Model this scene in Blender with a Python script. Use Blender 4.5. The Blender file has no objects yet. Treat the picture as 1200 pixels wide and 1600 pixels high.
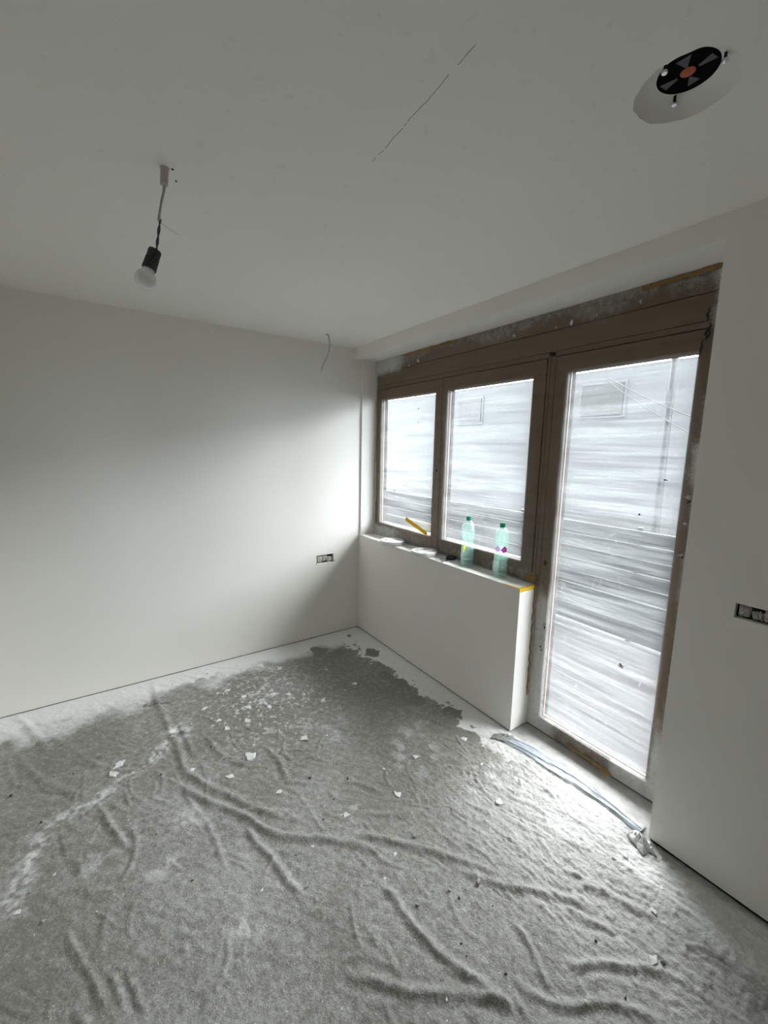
import bpy, bmesh, math, random
import numpy as np
from mathutils import Matrix, Vector

S = bpy.context.scene
C = S.collection

# ---------------------------------------------------------------- camera
cam_d = bpy.data.cameras.new('camera')
cam = bpy.data.objects.new('camera', cam_d)
C.objects.link(cam)
cam_d.sensor_fit = 'HORIZONTAL'
cam_d.sensor_width = 36.0
cam_d.lens = 653.05 / 1200.0 * 36.0
cam_d.clip_start = 0.02
_r = Vector((0.8238112, -0.5665049, 0.0201806))
_u = Vector((0.0674535, 0.1333139, 0.9887757))
_f = Vector((0.5628366, 0.8132033, -0.1480383))
_m = Matrix((( _r.x, _u.x, -_f.x, -1.94207), (_r.y, _u.y, -_f.y, -3.20638), (_r.z, _u.z, -_f.z, 1.65992), (0, 0, 0, 1)))
cam.matrix_world = _m
S.camera = cam

# ---------------------------------------------------------------- overcast sky
world = bpy.data.worlds.new('overcast_sky')
S.world = world
world.use_nodes = True
wn = world.node_tree
wn.nodes.clear()
_tc = wn.nodes.new('ShaderNodeTexCoord')
_sp = wn.nodes.new('ShaderNodeSeparateXYZ')
_rp = wn.nodes.new('ShaderNodeValToRGB')
_rp.color_ramp.elements[0].position = 0.0
_rp.color_ramp.elements[0].color = (0.50, 0.54, 0.58, 1)
_rp.color_ramp.elements[1].position = 0.75
_rp.color_ramp.elements[1].color = (1.0, 1.0, 1.0, 1)
_bg = wn.nodes.new('ShaderNodeBackground')
SKY = 23.0
_bg.inputs['Strength'].default_value = SKY
_wo = wn.nodes.new('ShaderNodeOutputWorld')
wn.links.new(_tc.outputs['Generated'], _sp.inputs[0])
wn.links.new(_sp.outputs['Z'], _rp.inputs[0])
wn.links.new(_rp.outputs[0], _bg.inputs['Color'])
wn.links.new(_bg.outputs[0], _wo.inputs[0])

# daylight portals (they emit nothing, they only guide the sky sampling through the panes)
def portal(y0, y1, z0, z1):
    d = bpy.data.lights.new('window_portal', 'AREA')
    d.shape = 'RECTANGLE'
    d.size = abs(y1 - y0)
    d.size_y = abs(z1 - z0)
    d.cycles.is_portal = True
    o = bpy.data.objects.new('window_portal', d)
    C.objects.link(o)
    o.location = (0.30, (y0 + y1) / 2, (z0 + z1) / 2)
    o.rotation_euler = (math.pi / 2, 0, math.pi / 2)
    return o
portal(-0.06, -0.86, 0.97, 2.13)
portal(-0.90, -1.69, 0.97, 2.13)
portal(-1.82, -2.49, 0.06, 2.13)

S.view_settings.view_transform = 'Standard'
S.view_settings.look = 'None'
S.view_settings.exposure = 0.30
S.view_settings.gamma = 1.0
S.view_settings.use_curve_mapping = False
S.cycles.use_denoising = True
S.cycles.adaptive_threshold = 0.05
S.cycles.max_bounces = 10
S.cycles.diffuse_bounces = 6
S.cycles.transparent_max_bounces = 12
S.cycles.sample_clamp_indirect = 6.0
S.cycles.caustics_reflective = False
S.cycles.caustics_refractive = False

# ---------------------------------------------------------------- helpers
rng = random.Random(7)
nrg = np.random.default_rng(11)
PI = math.pi
ROOM_X0, ROOM_Y0, H = -2.75, -4.6, 2.5
XW = 0.155            # face of the window sashes
ZS = 0.89             # sill height
YP = -1.773           # free end of the parapet
XB = -0.067           # face of the bulkhead and of the wall right of the door
YR = -2.5676          # edge of that wall
ZB = 2.416            # underside of the bulkhead

def prop(o, label=None, cat=None, group=None, kind=None):
    if label: o['label'] = label
    if cat: o['category'] = cat
    if group: o['group'] = group
    if kind: o['kind'] = kind
    return o

def link(name, me, mat=None, parent=None):
    o = bpy.data.objects.new(name, me)
    C.objects.link(o)
    if mat is not None and me is not None:
        me.materials.append(mat)
    if parent is not None:
        o.parent = parent
        o.matrix_parent_inverse = parent.matrix_basis.inverted()
    return o

def empty(name, loc=(0, 0, 0)):
    o = bpy.data.objects.new(name, None)
    C.objects.link(o)
    o.location = loc
    o.empty_display_size = 0.05
    return o

class MB:
    """collects faces and links them as one mesh object"""
    def __init__(s):
        s.v = []; s.f = []
    def add(s, vs, fs):
        b = len(s.v)
        s.v += [tuple(p) for p in vs]
        s.f += [tuple(b + i for i in f) for f in fs]
        return s
    def quad(s, a, b, c, d):
        return s.add([a, b, c, d], [(0, 1, 2, 3)])
    def box(s, x0, x1, y0, y1, z0, z1):
        x0, x1 = sorted((x0, x1)); y0, y1 = sorted((y0, y1)); z0, z1 = sorted((z0, z1))
        return s.add([(x0, y0, z0), (x1, y0, z0), (x1, y1, z0), (x0, y1, z0), (x0, y0, z1), (x1, y0, z1), (x1, y1, z1), (x0, y1, z1)],
                     [(0, 3, 2, 1), (4, 5, 6, 7), (0, 1, 5, 4), (1, 2, 6, 5), (2, 3, 7, 6), (3, 0, 4, 7)])
    def lathe(s, prof, n=32, c=(0, 0, 0), rfun=None, close=True):
        """prof: list of (r, z) from bottom to top round the z axis at c"""
        vs = []
        for (r, z) in prof:
            for k in range(n):
                a = 2 * PI * k / n
                rr = r if rfun is None else r * rfun(a, z)
                vs.append((c[0] + rr * math.cos(a), c[1] + rr * math.sin(a), c[2] + z))
        fs = []
        for i in range(len(prof) - 1):
            for k in range(n):
                k2 = (k + 1) % n
                fs.append((i * n + k, i * n + k2, (i + 1) * n + k2, (i + 1) * n + k))
        if close:
            fs.append(tuple(reversed(range(n))))
            fs.append(tuple((len(prof) - 1) * n + k for k in range(n)))
        return s.add(vs, fs)
    def tube(s, pts, r, n=10):
        pts = [Vector(p) for p in pts]
        rs = r if isinstance(r, (list, tuple)) else [r] * len(pts)
        vs = []; fs = []
        ref = Vector((0.13, 0.31, 0.94))
        for i, p in enumerate(pts):
            t = (pts[min(i + 1, len(pts) - 1)] - pts[max(i - 1, 0)]).normalized()
            a = t.cross(ref)
            if a.length < 1e-3: a = t.cross(Vector((1, 0, 0)))
            a.normalize(); b = t.cross(a)
            for k in range(n):
                w = 2 * PI * k / n
                vs.append(p + (a * math.cos(w) + b * math.sin(w)) * rs[i])
        for i in range(len(pts) - 1):
            for k in range(n):
                k2 = (k + 1) % n
                fs.append((i * n + k, i * n + k2, (i + 1) * n + k2, (i + 1) * n + k))
        fs.append(tuple(reversed(range(n)))); fs.append(tuple((len(pts) - 1) * n + k for k in range(n)))
        return s.add(vs, fs)
    def build(s, name, mat, parent=None, smooth=False, bevel=0.0, recalc=True, loc=None):
        me = bpy.data.meshes.new(name)
        vs = s.v if loc is None else [(p[0] - loc[0], p[1] - loc[1], p[2] - loc[2]) for p in s.v]
        me.from_pydata(vs, [], s.f)
        if recalc or bevel:
            bm = bmesh.new(); bm.from_mesh(me)
            bmesh.ops.remove_doubles(bm, verts=bm.verts, dist=1e-6)
            if bevel:
                ed = [e for e in bm.edges if len(e.link_faces) == 2 and e.calc_face_angle() > 0.6]
                bmesh.ops.bevel(bm, geom=ed, offset=bevel, segments=2, profile=0.6, affect='EDGES')
            bmesh.ops.recalc_face_normals(bm, faces=bm.faces)
            bm.to_mesh(me); bm.free()
        if smooth:
            me.shade_smooth() if hasattr(me, 'shade_smooth') else None
            try:
                me.set_sharp_from_angle(angle=0.7)
            except Exception:
                pass
        me.update()
        o = link(name, me, mat, None)
        if loc is not None: o.location = loc
        if parent is not None:
            o.parent = parent
            if loc is None:
                o.matrix_parent_inverse = Matrix.Translation(-Vector(parent.location))
            else:
                o.location = Vector(loc) - Vector(parent.location)
        return o

# numpy value noise ------------------------------------------------
def vnoise(x, y, seed=0):
    x = np.asarray(x, float); y = np.asarray(y, float)
    xi = np.floor(x).astype(np.int64); yi = np.floor(y).astype(np.int64)
    fx = x - xi; fy = y - yi
    fx = fx * fx * fx * (fx * (fx * 6 - 15) + 10); fy = fy * fy * fy * (fy * (fy * 6 - 15) + 10)
    def h(a, b):
        n = (a * 374761393 + b * 668265263 + seed * 974634523) & 0x7fffffff
        n = ((n ^ (n >> 13)) * 1274126177) & 0x7fffffff
        n = n ^ (n >> 16)
        return (n & 0xffff) / 65535.0
    return (h(xi, yi) * (1 - fx) + h(xi + 1, yi) * fx) * (1 - fy) + (h(xi, yi + 1) * (1 - fx) + h(xi + 1, yi + 1) * fx) * fy
def fbm(x, y, seed=0, o=4):
    t = 0; a = 0.5; s = 0
    for i in range(o):
        t = t + a * vnoise(x * 2 ** i + 17.3 * i, y * 2 ** i - 9.1 * i, seed + i); s += a; a *= 0.5
    return t / s
def sstep(e0, e1, x):
    t = np.clip((x - e0) / (e1 - e0), 0, 1)
    return t * t * (3 - 2 * t)
def seg_dist(X, Y, a, b):
    dx, dy = b[0] - a[0], b[1] - a[1]
    L = dx * dx + dy * dy + 1e-12
    t = np.clip(((X - a[0]) * dx + (Y - a[1]) * dy) / L, 0, 1)
    return np.hypot(X - a[0] - t * dx, Y - a[1] - t * dy), t

# ---------------------------------------------------------------- materials
class NT:
    def __init__(s, name):
        s.m = bpy.data.materials.new(name); s.m.use_nodes = True
        s.t = s.m.node_tree; s.t.nodes.clear()
        s.out = s.t.nodes.new('ShaderNodeOutputMaterial')
    def n(s, typ, ins=None, **props):
        nd = s.t.nodes.new('ShaderNode' + typ)
        for k, v in props.items(): setattr(nd, k, v)
        for k, v in (ins or {}).items():
            sock = nd.inputs[k]
            if hasattr(v, 'is_output'): s.t.links.new(v, sock)
            else: sock.default_value = v
        return nd
    def math(s, op, a, b=0.0, clamp=False):
        return s.n('Math', {0: a, 1: b}, operation=op, use_clamp=clamp).outputs[0]
    def noise(s, vec, scale, detail=3.0, rough=0.55):
        return s.n('TexNoise', {'Vector': vec, 'Scale': scale, 'Detail': detail, 'Roughness': rough}).outputs['Fac']
    def obj(s):
        return s.n('TexCoord').outputs['Object']
    def geo(s):
        return s.n('NewGeometry').outputs['Position']
    def mapped(s, vec, scale=(1, 1, 1), rot=(0, 0, 0), loc=(0, 0, 0)):
        return s.n('Mapping', {'Vector': vec, 'Scale': scale, 'Rotation': rot, 'Location': loc}).outputs[0]
    def ramp(s, fac, p0, p1, c0=(0, 0, 0, 1), c1=(1, 1, 1, 1)):
        r = s.n('ValToRGB', {0: fac})
        e = r.color_ramp.elements
        e[0].position = p0; e[0].color = c0; e[1].position = p1; e[1].color = c1
        return r.outputs[0]
    def mix(s, fac, a, b):
        nd = s.n('Mix', data_type='RGBA')
        for idx, v in ((0, fac), (6, a), (7, b)):
            sock = nd.inputs[idx]
            if hasattr(v, 'is_output'): s.t.links.new(v, sock)
            else: sock.default_value = v
        return nd.outputs[2]
    def bump(s, h, strength=0.2, dist=0.002):
        return s.n('Bump', {'Height': h, 'Strength': strength, 'Distance': dist}).outputs[0]
    def principled(s, **ins):
        d = {k.replace('_', ' '): v for k, v in ins.items()}
        b = s.n('BsdfPrincipled', d)
        return b.outputs[0]
    def end(s, sh):
        s.t.links.new(sh, s.out.inputs['Surface'])
        return s.m

def col(r, g, b): return (r, g, b, 1.0)

def simple(name, c, rough=0.6, metal=0.0, var=0.12, scale=60.0, bump=0.0):
    t = NT(name); g = t.obj()
    nz = t.noise(g, scale, 4.0)
    c2 = tuple(x * (1 - var) for x in c[:3]) + (1,)
    base = t.mix(nz, c, c2)
    kw = dict(Base_Color=base, Roughness=rough, Metallic=metal)
    if bump: kw['Normal'] = t.bump(nz, bump, 0.002)
    return t.end(t.principled(**kw))

def plaster(name, c=(0.835, 0.815, 0.775), mott=0.04):
    t = NT(name); g = t.geo()
    big = t.noise(g, 1.3, 1.0)
    mid = t.noise(g, 34.0, 2.0, 0.75)
    base = t.mix(t.ramp(big, 0.3, 0.7), col(*c), col(*(x * (1 - mott) for x in c)))
    return t.end(t.principled(Base_Color=base, Roughness=0.92, Normal=t.bump(mid, 0.10, 0.0025), **{'Specular_IOR_Level': 0.25}))

M_WALL = plaster('white_wall_paint')
M_PARA = plaster('white_parapet_paint', (0.80, 0.775, 0.74))

def ceiling_mat():
    t = NT('white_ceiling_paint'); g = t.geo()
    sx = t.n('SeparateXYZ', {0: g})
    X, Y = sx.outputs[0], sx.outputs[1]
    wob = t.math('MULTIPLY', t.math('SUBTRACT', t.noise(g, 14.0, 2.0), 0.5), 0.010)
    xl = t.math('MULTIPLY_ADD', Y, 0.05); xl.node.inputs[2].default_value = -1.1025
    d = t.math('ABSOLUTE', t.math('SUBTRACT', t.math('SUBTRACT', X, xl), wob))
    line = t.math('LESS_THAN', d, 0.0011)
    yr = t.math('MULTIPLY', t.math('GREATER_THAN', Y, -2.475), t.math('LESS_THAN', Y, -2.045))
    brk = t.math('GREATER_THAN', t.noise(g, 30.0, 1.0), 0.44)
    crack = t.math('MULTIPLY', t.math('MULTIPLY', line, yr), brk)
    big = t.noise(g, 1.1, 1.0); mid = t.noise(g, 30.0, 2.0, 0.75)
    base = t.mix(t.ramp(big, 0.3, 0.7), col(.885, .865, .82), col(.87, .85, .805))
    sp = t.math('GREATER_THAN', t.noise(g, 45.0, 0.0), 0.80)
    base = t.mix(t.math('MULTIPLY', sp, 0.10), base, col(.45, .44, .42))
    base = t.mix(t.math('MULTIPLY', crack, 0.8), base, col(.22, .21, .19))
    return t.end(t.principled(Base_Color=base, Roughness=0.92, Normal=t.bump(mid, 0.10, 0.0025), **{'Specular_IOR_Level': 0.25}))
M_CEIL = ceiling_mat()

def floor_mat():
    t = NT('dusty_screed'); g = t.geo()
    a = t.noise(g, 9.0, 5.0, 0.65); b = t.noise(g, 120.0, 4.0)
    base = t.mix(t.ramp(a, 0.35, 0.6), col(.33, .325, .305), col(.52, .52, .505))
    return t.end(t.principled(Base_Color=base, Roughness=0.85, Normal=t.bump(b, 0.25, 0.003)))
M_FLOOR = floor_mat()

def sheet_mat():
    t = NT('grey_felt_dusted_with_white'); g = t.geo()
    at = t.n('Attribute', attribute_name='dust').outputs['Fac']
    n1 = t.noise(g, 35.0, 4.0, 0.7)
    n3 = t.noise(t.mapped(g, (1, 1, 1), (0, 0, 0.7)), 110.0, 3.0, 0.75)
    ru = t.math('ADD', at, t.math('MULTIPLY', t.math('SUBTRACT', n3, 0.5), 0.50))
    ru = t.math('ADD', ru, t.math('MULTIPLY', t.math('SUBTRACT', n1, 0.5), 0.7))
    fac = t.ramp(ru, 0.10, 0.95)
    felt = t.mix(n1, col(.235, .225, .200), col(.170, .163, .147))
    base = t.mix(fac, felt, col(.80, .80, .785))
    speck = t.math('GREATER_THAN', t.noise(g, 190.0, 0.0, 0.5), 0.80)
    base = t.mix(t.math('MULTIPLY', speck, 0.55), base, col(.78, .78, .76))
    return t.end(t.principled(Base_Color=base, Roughness=0.55, Normal=t.bump(n3, 0.7, 0.005), **{'Specular_IOR_Level': 0.5}))
M_SHEET = sheet_mat()

def frame_mat():
    t = NT('brown_window_enamel'); g = t.geo()
    a = t.noise(g, 5.0, 2.0)
    base = t.mix(a, col(.185, .125, .080), col(.155, .104, .066))
    return t.end(t.principled(Base_Color=base, Roughness=0.5))
M_FRAME = frame_mat()
M_GASKET = simple('black_rubber_gasket', col(.012, .011, .010), 0.7)
M_BEAD = simple('pale_glazing_bead', col(.40, .30, .24), 0.5)
M_TAPED = simple('ochre_masking_tape', col(.30, .175, .055), 0.7, var=0.3, scale=50)
M_DARK = simple('dark_hollow', col(.02, .018, .016), 0.9)
M_BLACK = simple('black_plastic', col(.010, .010, .011), 0.6)
M_PAPER = simple('crumpled_paper', col(.62, .60, .56), 0.9, var=0.3, scale=30, bump=0.5)
M_WHITEP = simple('white_plastic', col(.78, .78, .77), 0.45, var=0.05)
M_LIDP = simple('dried_white_filler', col(.82, .81, .79), 0.95, var=0.22, scale=90, bump=0.8)
M_CHIPW = simple('white_plaster_crumb', col(.83, .83, .81), 0.95, var=0.15, scale=200, bump=0.5)
M_CHIPG = simple('grey_plaster_crumb', col(.50, .49, .46), 0.95, var=0.3, scale=200, bump=0.5)
M_CHIPD = simple('dark_dirt_crumb', col(.10, .095, .085), 0.95, var=0.4, scale=200, bump=0.5)
M_CHIPB = simple('brown_scrap', col(.24, .19, .09), 0.8, var=0.3)
M_STEEL = simple('bright_steel', col(.75, .75, .76), 0.22, 1.0, 0.05)
M_RED = simple('orange_red_plastic', col(.50, .10, .045), 0.55)
M_REFL_WEDGE = simple('painted_reflection_grey', col(.075, .075, .08), 0.5)  # grey for the reflections drawn on the ceiling disc
def disc_mat():
    t = NT('matt_black_disc'); g = t.obj()
    base = t.mix(t.noise(g, 40.0, 1.0), col(.006, .006, .006), col(.004, .004, .004))
    return t.end(t.principled(Base_Color=base, Roughness=0.9, **{'Specular_IOR_Level': 0.05}))
M_DISC = disc_mat()
M_CONDUIT = simple('pinkish_grey_conduit', col(.56, .48, .46), 0.7)
M_WIREG = simple('grey_cable_sheath', col(.42, .41, .39), 0.6)
M_WIREW = simple('white_cable_sheath', col(.50, .49, .47), 0.6)
M_WIREB = simple('dark_violet_wire', col(.045, .04, .085), 0.5)
M_SOCKET = simple('dusty_black_lampholder', col(.045, .05, .05), 0.65, var=0.7, scale=120)
M_GREYTAPE = simple('grey_tape', col(.27, .27, .25), 0.6)

def bulb_mat():
    t = NT('opal_bulb_glass')
    return t.end(t.principled(Base_Color=col(.86, .86, .85), Roughness=0.18, **{'Subsurface_Weight': 0.3, 'Subsurface_Radius': (0.02, 0.02, 0.02)}))
M_BULB = bulb_mat()

def thin_clear(name, tint, gl=0.08, rough=0.05, edge=0.5, ridges=0.0):
    t = NT(name)
    tr = t.n('BsdfTransparent', {'Color': tint}).outputs[0]
    gs = t.n('BsdfGlossy', {'Color': col(1, 1, 1), 'Roughness': rough})
    if ridges:
        g = t.obj()
        nr = t.bump(t.noise(g, ridges, 3.0), 0.8, 0.006)
        t.t.links.new(nr, gs.inputs['Normal'])
    lw = t.n('LayerWeight', {'Blend': 0.35}).outputs['Facing']
    fac = t.math('MULTIPLY_ADD', lw, edge); fac.node.inputs[2].default_value = gl
    mx = t.n('MixShader', {0: fac, 1: tr, 2: gs.outputs[0]}).outputs[0]
    return t.end(mx)
M_GLASS = thin_clear('window_glass', col(.97, .985, .98), 0.02, 0.01, 0.12)

def pet_mat(name, tint):
    t = NT(name); g = t.obj()
    tr = t.n('BsdfTransparent', {'Color': tint}).outputs[0]
    nr = t.bump(t.noise(g, 70.0, 2.0), 0.6, 0.004)
    gs = t.n('BsdfGlossy', {'Color': col(.9, 1, .96), 'Roughness': 0.08, 'Normal': nr}).outputs[0]
    df = t.n('BsdfTranslucent', {'Color': col(.55, .86, .76)}).outputs[0]
    lw = t.n('LayerWeight', {'Blend': 0.30, 'Normal': nr}).outputs['Facing']
    f1 = t.math('MULTIPLY_ADD', lw, 0.45); f1.node.inputs[2].default_value = 0.03
    m1 = t.n('MixShader', {0: 0.10, 1: tr, 2: df}).outputs[0]
    return t.end(t.n('MixShader', {0: f1, 1: m1, 2: gs}).outputs[0])
M_PET = pet_mat('pale_green_bottle_plastic', col(.90, .985, .96))
M_WATER = thin_clear('water', col(.90, .97, .95), 0.04, 0.02, 0.25, 60.0)

def film_mat(name='masking_film'):
    """clear film: white paint spray by attribute, milky horizontal streaks and thin creases"""
    t = NT(name); g = t.geo()
    at = t.n('Attribute', attribute_name='spray').outputs['Fac']
    sp = t.noise(g, 330.0, 1.0, 0.7); md = t.noise(g, 26.0, 2.0, 0.65)
    ru = t.math('ADD', at, t.math('MULTIPLY', t.math('SUBTRACT', sp, 0.5), 0.9))
    ru = t.math('ADD', ru, t.math('MULTIPLY', t.math('SUBTRACT', md, 0.5), 0.5))
    fac = t.math('MULTIPLY', t.ramp(ru, 0.12, 0.80), t.math('GREATER_THAN', at, 0.01))
    def crease(rot, sc, seed, w):
        nz = t.noise(t.mapped(g, sc, rot, (seed, seed, seed)), 1.0, 0.0)
        return t.math('LESS_THAN', t.math('ABSOLUTE', t.math('SUBTRACT', nz, 0.5)), w)
    c1 = crease((0.35, 0, 0), (1, 9.0, 0.7), 3.1, 0.0045)
    c2 = crease((-0.25, 0, 0), (1, 6.0, 0.6), 14.2, 0.0035)
    cr = t.math('MULTIPLY', t.math('MAXIMUM', c1, c2), t.ramp(md, 0.42, 0.60))
    s1 = t.noise(t.mapped(g, (1, 0.55, 9.0), (0.04, 0, 0)), 2.2, 3.0, 0.65)
    s2 = t.noise(t.mapped(g, (1, 0.9, 42.0), (-0.03, 0, 0)), 2.6, 2.0, 0.7)
    a = t.math('ADD', t.math('MULTIPLY', s1, 0.6), t.math('MULTIPLY', s2, 0.4))
    a = t.math('ADD', a, t.math('MULTIPLY', t.math('SUBTRACT', sp, 0.5), 0.25))
    hz = t.ramp(a, 0.38, 0.64, col(.045, .045, .045), col(.18, .18, .18))
    hz = t.math('MAXIMUM', hz, t.math('MULTIPLY', cr, 0.16))
    tr = t.n('BsdfTransparent', {'Color': col(.96, .97, .98)}).outputs[0]
    tl = t.n('BsdfTranslucent', {'Color': col(.88, .91, .94)}).outputs[0]
    df = t.n('BsdfDiffuse', {'Color': col(.74, .735, .715)}).outputs[0]
    m = t.n('MixShader', {0: hz, 1: tr, 2: tl}).outputs[0]
    m = t.n('MixShader', {0: t.math('MULTIPLY', cr, 0.05), 1: m, 2: df}).outputs[0]
    wh = t.n('MixShader', {0: 0.3, 1: df, 2: tl}).outputs[0]
    m = t.n('MixShader', {0: fac, 1: m, 2: wh}).outputs[0]
    gs = t.n('BsdfGlossy', {'Roughness': 0.25, 'Color': col(1, 1, 1)}).outputs[0]
    lw = t.n('LayerWeight', {'Blend': 0.2}).outputs['Facing']
    return t.end(t.n('MixShader', {0: t.math('MULTIPLY', lw, 0.10), 1: m, 2: gs}).outputs[0])
M_FILM = film_mat()

def lit_through(name, c, share=0.5):
    """thin coloured stuff that lets light through"""
    t = NT(name); g = t.obj()
    base = t.mix(t.noise(g, 50.0, 3.0), c, tuple(x * .85 for x in c[:3]) + (1,))
    df = t.n('BsdfDiffuse', {'Color': base}).outputs[0]; tl = t.n('BsdfTranslucent', {'Color': base}).outputs[0]
    return t.end(t.n('MixShader', {0: share, 1: df, 2: tl}).outputs[0])
M_TAPE = lit_through('yellow_masking_tape', col(.80, .52, .05), 0.12)
M_CAP = lit_through('green_bottle_cap', col(.075, .44, .31), 0.45)
M_PRINTY = lit_through('yellow_label_print', col(.85, .75, .06), 0.4)
M_PRINTP = lit_through('magenta_label_print', col(.55, .06, .36), 0.4)
M_PRINTL = lit_through('lilac_label_print', col(.60, .36, .68), 0.4)
M_PRINTD = lit_through('plum_label_print', col(.20, .07, .24), 0.4)

def strip_mat():
    t = NT('bluish_clear_film'); g = t.geo()
    n = t.noise(t.mapped(g, (6, 1, 1)), 9.0, 4.0)
    tr = t.n('BsdfTransparent', {'Color': col(.9, .93, .96)}).outputs[0]
    pr = t.principled(Base_Color=col(.36, .40, .44), Roughness=0.3)
    return t.end(t.n('MixShader', {0: t.ramp(n, 0.3, 0.7, col(.6, .6, .6), col(.95, .95, .95)), 1: tr, 2: pr}).outputs[0])
M_STRIP = strip_mat()

# outdoors; building, railing and terrace colours darkened to offset the strong sky
M_ADDED_HALL = simple('added_dark_hall_grey', col(.16, .155, .145), 0.95, var=0.2, scale=3)  # for the unseen hall added to soak up bounce light
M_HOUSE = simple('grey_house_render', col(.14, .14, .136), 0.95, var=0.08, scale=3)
M_TERR = simple('terrace_dimmed_for_sky', col(.030, .027, .029), 0.9, var=0.15, scale=6)
M_FACADE = simple('facade_dimmed_for_sky', col(.050, .053, .056), 0.95, var=0.06, scale=2)
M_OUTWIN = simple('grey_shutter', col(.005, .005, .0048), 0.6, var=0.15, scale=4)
M_OUTFR = simple('surround_dimmed_for_sky', col(.050, .053, .056), 0.7)
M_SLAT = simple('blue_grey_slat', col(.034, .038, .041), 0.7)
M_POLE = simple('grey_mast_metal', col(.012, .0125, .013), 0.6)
M_GROUND = simple('gravel_dimmed_for_sky', col(.08, .08, .079), 0.95, var=0.25, scale=3)

# ---------------------------------------------------------------- setting
def cells(mb, u0, u1, v0, v1, holes, fn):
    """flat face u0..u1 x v0..v1 with rectangular holes left open; fn maps (u, v) to a point"""
    us = sorted({u0, u1, *[h[0] for h in holes], *[h[1] for h in holes]})
    vs = sorted({v0, v1, *[h[2] for h in holes], *[h[3] for h in holes]})
    for i in range(len(us) - 1):
        for j in range(len(vs) - 1):
            cu, cv = (us[i] + us[i + 1]) / 2, (vs[j] + vs[j + 1]) / 2
            if any(h[0] < cu < h[1] and h[2] < cv < h[3] for h in holes): continue
            mb.quad(fn(us[i], vs[j]), fn(us[i + 1], vs[j]), fn(us[i + 1], vs[j + 1]), fn(us[i], vs[j + 1]))

def pocket(mb, h, fn, fb):
    """four sides and the back of a hole"""
    a, b, c, d = (h[0], h[2]), (h[1], h[2]), (h[1], h[3]), (h[0], h[3])
    for p, q in ((a, b), (b, c), (c, d), (d, a)):
        mb.quad(fn(*p), fn(*q), fb(*q), fb(*p))

TOP = 2.66
GAP = 0.007
# floor
m = MB().box(ROOM_X0 - .2, 0.16, ROOM_Y0 - .2, 0.2, -0.08, 0.0)
prop(m.build('floor', M_FLOOR), 'dusty grey floor slab under the drop sheet', 'floor', kind='structure')

# wall on the left of the picture (plane y = 0)
HOLE_L = (-0.420, -0.256, 0.668, 0.742)
m = MB()
cells(m, ROOM_X0 - .2, 0.235, GAP, TOP, [HOLE_L], lambda u, v: (u, 0, v))
pocket(m, HOLE_L, lambda u, v: (u, 0, v), lambda u, v: (u, 0.05, v))
cells(m, *HOLE_L, [], lambda u, v: (u, 0.05, v))
m.quad((ROOM_X0 - .2, 0, GAP), (0.36, 0, GAP), (0.36, 0.06, GAP), (ROOM_X0 - .2, 0.06, GAP))
wl = m.build('wall_left', M_WALL, recalc=False)
prop(wl, 'long blank white wall on the left with a small socket cut-out', 'wall', kind='structure')
core = MB(); core.box(ROOM_X0 - .2, 0.235, 0.058, 0.2, -0.05, TOP)
core.build('wall_core', M_DARK, wl)
g = MB(); g.box(ROOM_X0 - .2, 0.36, 0.006, 0.058, -0.01, GAP); g.build('floor_joint', M_DARK, wl)

# parapet under the window
m = MB()
m.box(0.0, 0.235, YP, 0.0, GAP, ZS)
wp = m.build('wall_parapet', M_PARA, bevel=0.003)
prop(wp, 'low white parapet wall carrying the window sill', 'wall', kind='structure')
MB().box(0.008, 0.22, YP + .008, 0, -0.02, GAP).build('floor_joint', M_DARK, wp)

# bulkhead above the window
m = MB().box(XB, 0.235, YR, 0.0, ZB, TOP)
prop(m.build('wall_bulkhead', M_WALL), 'shallow white bulkhead under the ceiling above the window', 'wall', kind='structure')

# wall to the right of the balcony door
GAPR = 0.016
HOLE_R = (-2.905, -2.742, 1.083, 1.137)
m = MB()
cells(m, ROOM_Y0 - .2, YR, GAPR, TOP, [HOLE_R], lambda u, v: (XB, u, v))
pocket(m, HOLE_R, lambda u, v: (XB, u, v), lambda u, v: (XB + .05, u, v))
cells(m, *HOLE_R, [], lambda u, v: (XB + .05, u, v))
m.quad((XB, YR, GAPR), (0.36, YR, GAPR), (0.36, YR, TOP), (XB, YR, TOP))
m.quad((XB, YR, GAPR), (XB, ROOM_Y0 - .2, GAPR), (0.02, ROOM_Y0 - .2, GAPR), (0.02, YR, GAPR))
wr = m.build('wall_right', M_WALL, recalc=False)
prop(wr, 'shaded white wall right of the balcony door', 'wall', kind='structure')
MB().box(XB + .055, 0.36, ROOM_Y0 - .2, YR - .004, -0.05, TOP).build('wall_core', M_DARK, wr)
MB().box(XB + .010, XB + .055, ROOM_Y0 - .2, YR - .004, -0.02, GAPR).build('floor_joint', M_DARK, wr)

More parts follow.
